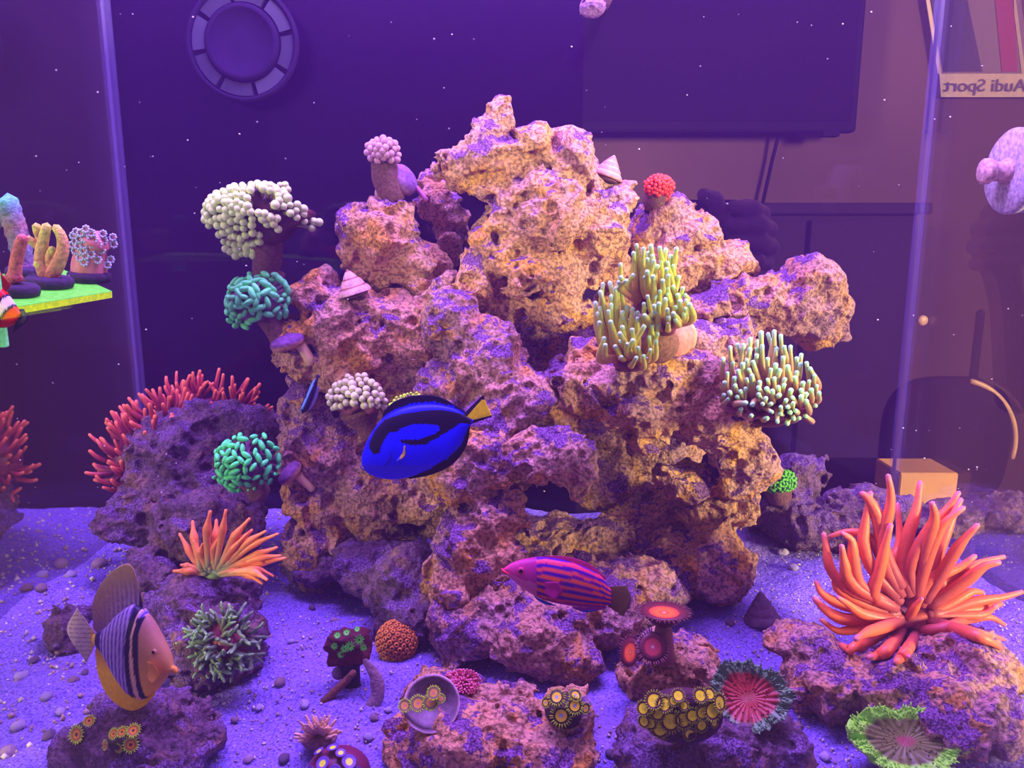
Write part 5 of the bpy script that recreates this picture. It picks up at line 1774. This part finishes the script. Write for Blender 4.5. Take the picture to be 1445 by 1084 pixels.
t = thing('return_nozzle', 'purple crusted water nozzle hanging above the crag', 'nozzle', at(838, 18, 1.05))
k = sc(1.05)
tube(MB(), px_path([(880, -70), (866, -30), (848, 6)], 1.06, (.03, 0), 10), 11 * k, rgb(95, 45, 110), 16).build('pipe', M_rough, t)
mb = ball(MB(), at(836, 10, 1.05), (17 * k, 13 * k, .014), rgb(150, 95, 200), 22, 14, (RGT, UPV, FWD))
for i in range(len(mb.v[0])):
    mb.v[0][i] += mnoise.noise(Vector(mb.v[0][i] * 300)) * .004
mb.build('tip', M_rough, t)

# ------------------------------------------------------------------ the reflected room, built solid behind the back glass
def wbox(name, u0, v0, u1, v1, y, depth, mat, label, cat, bevel=.004):
    a, b = at(u0, v1, y), at(u1, v0, y)
    lo = (min(a[0], b[0]), y, min(a[2], b[2])); hi = (max(a[0], b[0]), y + depth, max(a[2], b[2]))
    return lo, hi


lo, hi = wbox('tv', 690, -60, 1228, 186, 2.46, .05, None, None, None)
t = thing('television', 'large dark television of the reflected room, built behind the tank', 'television', ((lo[0] + hi[0]) / 2, 2.48, lo[2]))
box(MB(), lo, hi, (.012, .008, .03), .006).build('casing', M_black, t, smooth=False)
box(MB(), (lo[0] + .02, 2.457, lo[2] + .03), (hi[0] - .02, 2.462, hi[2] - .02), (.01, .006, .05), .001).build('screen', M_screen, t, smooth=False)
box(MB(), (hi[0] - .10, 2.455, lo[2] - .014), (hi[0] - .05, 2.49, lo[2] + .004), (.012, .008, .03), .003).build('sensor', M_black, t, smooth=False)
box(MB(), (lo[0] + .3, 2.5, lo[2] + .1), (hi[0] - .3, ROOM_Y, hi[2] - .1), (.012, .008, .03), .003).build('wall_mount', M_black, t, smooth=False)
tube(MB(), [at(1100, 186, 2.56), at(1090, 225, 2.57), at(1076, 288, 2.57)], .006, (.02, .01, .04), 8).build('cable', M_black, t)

lo, hi = wbox('cab', 800, 286, 1312, 700, 2.1, .40, None, None, None)  # widened to the left behind the reef so its openings look dark
t = thing('sideboard', 'dark sideboard of the reflected room, built behind the tank', 'cabinet', ((lo[0] + hi[0]) / 2, 2.3, -.85))
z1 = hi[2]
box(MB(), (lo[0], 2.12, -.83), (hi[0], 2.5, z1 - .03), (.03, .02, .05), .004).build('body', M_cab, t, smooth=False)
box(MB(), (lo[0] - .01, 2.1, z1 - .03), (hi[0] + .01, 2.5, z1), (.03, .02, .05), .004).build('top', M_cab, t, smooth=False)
nd_ = 3
for i in range(nd_):
    x0 = lo[0] + (hi[0] - lo[0]) * i / nd_ + .008; x1 = lo[0] + (hi[0] - lo[0]) * (i + 1) / nd_ - .008
    d = box(MB(), (x0, 2.105, -.78), (x1, 2.12, z1 - .045), (.03, .02, .05), .003).build('door', M_cab, t, smooth=False)
    p = at(1300, 452, 2.09)
    xk = p[0] if i == nd_ - 1 else x1 - .03
    lathe(MB(), (xk, 2.105, p[2]), (0, -1, 0), [(.006, 0), (.006, .012), (.014, .016), (.014, .024), (.008, .028)], rgb(190, 130, 120), 16).build('knob', M_metal, d)
for x in (lo[0] + .05, hi[0] - .05):
    box(MB(), (x - .02, 2.15, -.85), (x + .02, 2.45, -.83), (.03, .02, .05), .002).build('foot', M_cab, t, smooth=False)

# banner with mirrored lettering
M_ban = col_mat('banner_cloth', .85, .12, 80, .1, 300)
by = 2.575
def bquad(name, pts, col, y, parent, thick=.004):
    V = [at(u, v, y) for u, v in pts]
    n = len(V)
    W = V + [p + np.array((0, thick, 0)) for p in V]
    Fc = [tuple(range(n))[::-1], tuple(range(n, 2 * n))] + [(i, (i + 1) % n, n + (i + 1) % n, n + i) for i in range(n)]
    return MB().add(W, Fc, col).build(name, M_ban, parent, smooth=False)
t = thing('wall_banner', 'hanging banner with dark and red stripes and lettering on a pale strip', 'banner', at(1390, 138, by))
LX = lambda v: 1308 + 22 * v / 137.0
RX = lambda v: 1441 + 16 * v / 137.0
bquad('cloth', [(LX(-150), -150), (RX(-150), -150), (RX(137), 137), (LX(137), 137)], np.array((.085, .045, .06)), by, t)
bquad('dark_stripe', [(LX(-150) + 3, -150), (LX(-150) + 50, -150), (1386, 101), (1332, 101)], np.array((.010, .004, .03)), by - .003, t, .003)
bquad('red_stripe', [(1390, -150), (1422, -150), (1436, 101), (1414, 101)], np.array((.13, .006, .035)), by - .003, t, .003)
bquad('border', [(LX(-150) - 1, -150), (LX(-150) + 4, -150), (LX(104) + 4, 104), (LX(104) - 1, 104)], np.array((.22, .14, .11)), by - .003, t, .003)
bquad('border', [(RX(-150) - 14, -150), (RX(-150) - 9, -150), (RX(104) - 6, 104), (RX(104) - 11, 104)], np.array((.22, .14, .11)), by - .003, t, .003)
strip = bquad('pale_strip', [(1326, 104), (1470, 104), (1474, 137), (1328, 137)], np.array((.26, .17, .12)), by - .004, t, .003)
cu = bpy.data.curves.new('banner_lettering', 'FONT')
cu.body = 'Audi Sport'
cu.extrude = .001
tmp = bpy.data.objects.new('banner_lettering_tmp', cu)
C.objects.link(tmp)
bpy.context.view_layer.update()
me = bpy.data.meshes.new_from_object(tmp.evaluated_get(bpy.context.evaluated_depsgraph_get()))
bpy.data.objects.remove(tmp)
co = np.array([v.co[:] for v in me.vertices])
w, h = co[:, 0].max(), co[:, 1].max()
p0, p1 = at(1447, 129, by - .007), at(1331, 129, by - .007)
hz = (at(1390, 113, by)[2] - at(1390, 131, by)[2])
sx_ = (p0[0] - p1[0]) / w
sy_ = hz / .72
W = np.stack([p0[0] - co[:, 0] * sx_, np.full(len(co), by - .0085) + co[:, 2], p0[2] + co[:, 1] * sy_], -1)
fl = [tuple(p.vertices)[::-1] for p in me.polygons]
bpy.data.curves.remove(cu)
MB().add(W, fl, np.array((.03, .015, .05))).build('lettering', M_ban, t, smooth=False)

# chair
cy = 1.62
t = thing('desk_chair', 'dark chair with a rounded back of the reflected room, built behind the tank', 'chair', at(1330, 700, cy) * (1, 1, 0) + np.array((0, 0, -.85)))
k = sc(cy)
cb = at(1332, 625, cy)
mb = ball(MB(), (0, 0, 0), 1.0, (.02, .012, .04), 36, 22)
Vb = mb.v[0]; Vb = Vb / (np.sum(np.abs(Vb) ** 3.2, 1) ** (1 / 3.2))[:, None]
mb.v[0] = Vb * np.array((92 * k, .035, 98 * k)) + cb
mb.build('backrest', M_black, t)
ang = np.linspace(-.2, 1.35, 20)
tube(MB(), [cb + np.array((math.cos(a) * 94 * k, -.02, math.sin(a) * 96 * k)) for a in ang], .006, rgb(170, 115, 105), 8).build('back_rim', M_metal, t)
sz = cb[2] - 110 * k
box(MB(), (cb[0] - .22, cy - .02, sz - .05), (cb[0] + .22, cy + .40, sz + .02), (.02, .012, .04), .03).build('seat', M_black, t, smooth=False)
tube(MB(), [(cb[0], cy + .2, sz - .05), (cb[0], cy + .2, -.78)], .03, (.03, .02, .05), 12).build('post', M_black, t)
for i in range(5):
    a = 2 * math.pi * i / 5
    e = np.array((cb[0] + .26 * math.cos(a), cy + .2 + .26 * math.sin(a), -.82))
    tube(MB(), [(cb[0], cy + .2, -.78), e], .02, (.03, .02, .05), 8).build('leg', M_black, t)
# box
p = at(1312, 668, 1.40)
bl = box(MB(), (p[0] - .055, 1.40, p[2] - .09), (p[0] + .055, 1.50, p[2]), rgb(190, 120, 85), .003).build('cardboard_box', M_plain, None, smooth=False, label='small tan box on a stool behind the large anemone', cat='box')
st = thing('stool', 'low dark stool under the tan box in the reflected room', 'stool', (p[0], 1.45, -.85))
box(MB(), (p[0] - .12, 1.34, p[2] - .12), (p[0] + .12, 1.56, p[2] - .09), (.03, .02, .05), .005).build('seat', M_cab, st, smooth=False)
for a_ in (-1, 1):
    for b_ in (-1, 1):
        box(MB(), (p[0] + a_ * .10 - .015, 1.45 + b_ * .09 - .015, -.85), (p[0] + a_ * .10 + .015, 1.45 + b_ * .09 + .015, p[2] - .12), (.03, .02, .05), .002).build('leg', M_cab, st, smooth=False)
# standing post by the chair
t = thing('lamp_post', 'thin dark upright post beside the sideboard', 'post', at(1384, 700, 2.3) * (1, 1, 0) + np.array((0, 0, -.85)))
q = at(1384, 440, 2.3)
tube(MB(), [(q[0], 2.3, -.84), (q[0], 2.3, q[2])], .012, (.03, .02, .05), 10).build('pole', M_black, t)
lathe(MB(), (q[0], 2.3, -.85), (0, 0, 1), [(.12, 0), (.12, .012), (.02, .02)], (.03, .02, .05), 24).build('base', M_black, t)


# reflected hand and phone, built as solid shapes behind the glass
def capsules(name, caps, y0, mat, col, vox=2.6, blend=5):
    """one continuous mesh from capsules ((u,v,dy,r) pairs in pixels, dy metres towards the viewer)"""
    s = sc(y0); h = vox * s
    P = []
    for a, b in caps:
        P.append((to_cam(at(a[0], a[1], y0)) - np.array((0, 0, a[2])), a[3] * s, to_cam(at(b[0], b[1], y0)) - np.array((0, 0, b[2])), b[3] * s))
    allp = np.array([p[0] for p in P] + [p[2] for p in P]); mr = max(max(p[1], p[3]) for p in P) + 6 * s
    lo, hi = allp.min(0) - mr, allp.max(0) + mr
    shp = [int(q) + 2 for q in (hi - lo) / h]
    X, Y, Z = [(lo[k_] + np.arange(shp[k_]) * h).reshape([-1 if k_ == j else 1 for j in range(3)]).astype(np.float32) for k_ in range(3)]
    acc = None
    for a, ra, b, rb in P:
        d = b - a; L = d @ d + 1e-12
        t_ = np.clip(((X - a[0]) * d[0] + (Y - a[1]) * d[1] + (Z - a[2]) * d[2]) / L, 0, 1)
        q = np.sqrt((X - a[0] - d[0] * t_) ** 2 + (Y - a[1] - d[1] * t_) ** 2 + (Z - a[2] - d[2] * t_) ** 2) - (ra + (rb - ra) * t_)
        if acc is None: acc = q
        else:
            hh = np.clip(.5 + .5 * (q - acc) / (blend * s), 0, 1)
            acc = q * (1 - hh) + acc * hh - blend * s * hh * (1 - hh)
    V, Q = surface_nets(acc, h, lo)
    return MB().add(CAMP + V[:, :1] * RGT + V[:, 1:2] * UPV + V[:, 2:] * FWD, [tuple(q) for q in Q.tolist()], col), V


hy = 1.36
caps = [((1040, 372, 0, 26), (1046, 330, 0, 30)), ((1046, 330, 0, 30), (1052, 306, 0, 24)), ((1040, 372, 0, 24), (1010, 430, -.02, 21)), ((1010, 430, -.02, 21), (960, 560, -.05, 27))]
for i, (ku, kv, tu, tv) in enumerate(((1072, 304, 1024, 300), (1082, 326, 1020, 324), (1084, 350, 1022, 348), (1078, 374, 1026, 371))):
    r = (10.5, 11, 10.5, 9)[i]
    caps += [((1056, 316 + i * 16, 0, r + 1), (ku, kv, .012, r)), ((ku, kv, .012, r), (ku - 18, kv - 2, .040, r * .95)), ((ku - 18, kv - 2, .040, r * .95), (tu, tv, .044, r * .82))]
caps += [((1030, 335, .004, 15), (1012, 306, .022, 12)), ((1012, 306, .022, 12), (1000, 290, .040, 10.5)), ((1000, 290, .040, 10.5), (984, 284, .044, 9))]
M_skin = col_mat('skin', .6, .1, 60, .15, 200)
mbh, _ = capsules('hand', caps, hy, M_skin, np.array((.20, .10, .11)))
hd = mbh.build('raised_hand', M_skin, None, label='dim raised hand gripping a dark phone as a reflection built behind the back glass', cat='hand')
pc = at(990, 318, hy) - FWD * .020
box(MB(), pc - np.array((.075, .005, .038)), pc + np.array((.055, .005, .038)), (.012, .008, .03), .004).build('mobile_phone', M_black, None, smooth=False, label='black phone held sideways in the raised hand', cat='phone')

# ------------------------------------------------------------------ pebbles, grains and floating specks
rng = np.random.default_rng(123)
PEB = [(65, 985, 9), (103, 962, 8), (30, 955, 10), (48, 930, 7), (140, 790, 12), (100, 815, 9), (60, 838, 9), (25, 1020, 11), (70, 1040, 10), (12, 1060, 12), (410, 905, 6), (395, 955, 9), (430, 995, 8), (400, 1062, 9), (350, 1065, 8), (420, 1030, 6),
       (528, 1012, 7), (548, 1000, 6), (1030, 880, 8), (995, 905, 6), (1120, 800, 9), (1060, 800, 7), (1105, 780, 8), (880, 905, 9), (870, 945, 6), (520, 1040, 8), (330, 1000, 6), (365, 985, 6), (440, 850, 6), (470, 870, 5), (1090, 940, 8), (1110, 990, 7), (1165, 1060, 9), (860, 1060, 7), (380, 890, 5), (1400, 1070, 8), (300, 1000, 6), (85, 1000, 7), (120, 950, 6), (150, 830, 8)]
MARKS = [(60, 840, 'left glass foot'), (160, 800, 'large dark purple rock'), (90, 890, 'small brown stone'), (200, 1040, 'dark front stone'), (320, 930, 'grey green anemone'), (440, 850, 'dark base rock'), (492, 950, 'green starred block'), (450, 1030, 'fan coral'),
         (560, 1010, 'polyp shell'), (840, 1030, 'blue centred polyps'), (900, 930, 'fringed polyps'), (1070, 860, 'cone shell'), (1110, 780, 'dark back rock'), (1100, 960, 'red mushroom coral'), (1280, 1050, 'green mushroom coral')]
M_peb = col_mat('pebble', .85, .4, 200, .6, 250)
shapes = []
for s_ in range(5):
    me = bpy.data.meshes.new('pebble')
    b_ = ball(MB(), (0, 0, 0), (1, .85, .65), (1, 1, 1), 14, 9)
    V = b_.v[0] * np.array([1 + .25 * mnoise.noise(Vector(p * 1.6 + s_ * 7)) + .1 * mnoise.noise(Vector(p * 4 + s_)) for p in b_.v[0]])[:, None]
    me.from_pydata(V.tolist(), [], b_.f)
    a = me.color_attributes.new('Col', 'FLOAT_COLOR', 'POINT')
    cc = np.ones((len(V), 4), np.float32); cc[:, :3] = (np.array((.42, .36, .50)), np.array((.30, .19, .22)), np.array((.55, .47, .60)), np.array((.17, .11, .18)), np.array((.46, .32, .38)))[s_]
    a.data.foreach_set('color', cc.ravel())
    me.polygons.foreach_set('use_smooth', [True] * len(me.polygons))
    me.materials.append(M_peb)
    shapes.append(me)
for i, (u, v, r) in enumerate(PEB):
    y = ground_y(v)
    p = at(u, v, y)
    o = bpy.data.objects.new('pebble', shapes[i % 5])
    k = r * sc(y)
    o.scale = (k, k, k)
    o.rotation_euler = (0, 0, rng.uniform(0, 6))
    o.location = (p[0], p[1], float(sand_h(p[0], p[1])) + k * .42)
    C.objects.link(o)
    near = min(MARKS, key=lambda q: (q[0] - u) ** 2 + (q[1] - v) ** 2)[2]
    tag(o, '%s pebble on the sand near the %s' % (('lilac', 'brown', 'pale violet', 'dark plum', 'pinkish')[i % 5], near), 'pebble', 'loose pebbles on the sand')
# coarse grains
b_ = np.array([(1, 0, 0), (-1, 0, 0), (0, 1, 0), (0, -1, 0), (0, 0, 1), (0, 0, -1)], float)
f_ = [(0, 2, 4), (2, 1, 4), (1, 3, 4), (3, 0, 4), (2, 0, 5), (1, 2, 5), (3, 1, 5), (0, 3, 5)]
mb = MB()
N = 9000
xy = np.stack([rng.uniform(TX0 + .01, TX1 - .01, N), TY0 + .01 + (TY1 - TY0 - .02) * rng.uniform(0, 1, N) ** 1.4], -1)
pal = np.array([rgb(220, 190, 235), rgb(195, 150, 175), rgb(240, 215, 245), rgb(185, 140, 180)])
allV = np.zeros((N, 6, 3)); allC = np.zeros((N, 6, 3))
for i in range(N):
    r = rng.uniform(.0008, .0020) * (1.9 if xy[i, 0] < -.3 and rng.random() < .3 else 1)
    allV[i] = b_ * r * rng.uniform(.6, 1.3, 3) + (xy[i, 0], xy[i, 1], float(sand_h(xy[i, 0], xy[i, 1])) + r * .5)
    allC[i] = pal[rng.integers(0, 4)] * .9
F_ = (np.arange(N)[:, None, None] * 6 + np.array(f_)[None]).reshape(-1, 3)
mb.add(allV.reshape(-1, 3), F_.tolist(), allC.reshape(-1, 3)).build('sand_grains', M_peb, None, loc=(0, .8, 0), label='coarse loose grains strewn over the sand bed', cat='sand', kind='stuff')
# floating specks
mb = MB()
for i in range(150):
    u, v = rng.uniform(0, 1445), rng.uniform(0, 720)
    y = rng.uniform(.5, 1.15)
    if hit_y(u, v, 9) < y: continue
    ball(mb, at(u, v, y), rng.uniform(.4, 1.15) * sc(y) * np.array((1.3, 1, 1)), rgb(215, 190, 240), 6, 5)
mb.build('floating_specks', M_plain, None, loc=(0, .8, .3), label='tiny pale specks drifting in the water', cat='specks', kind='stuff')
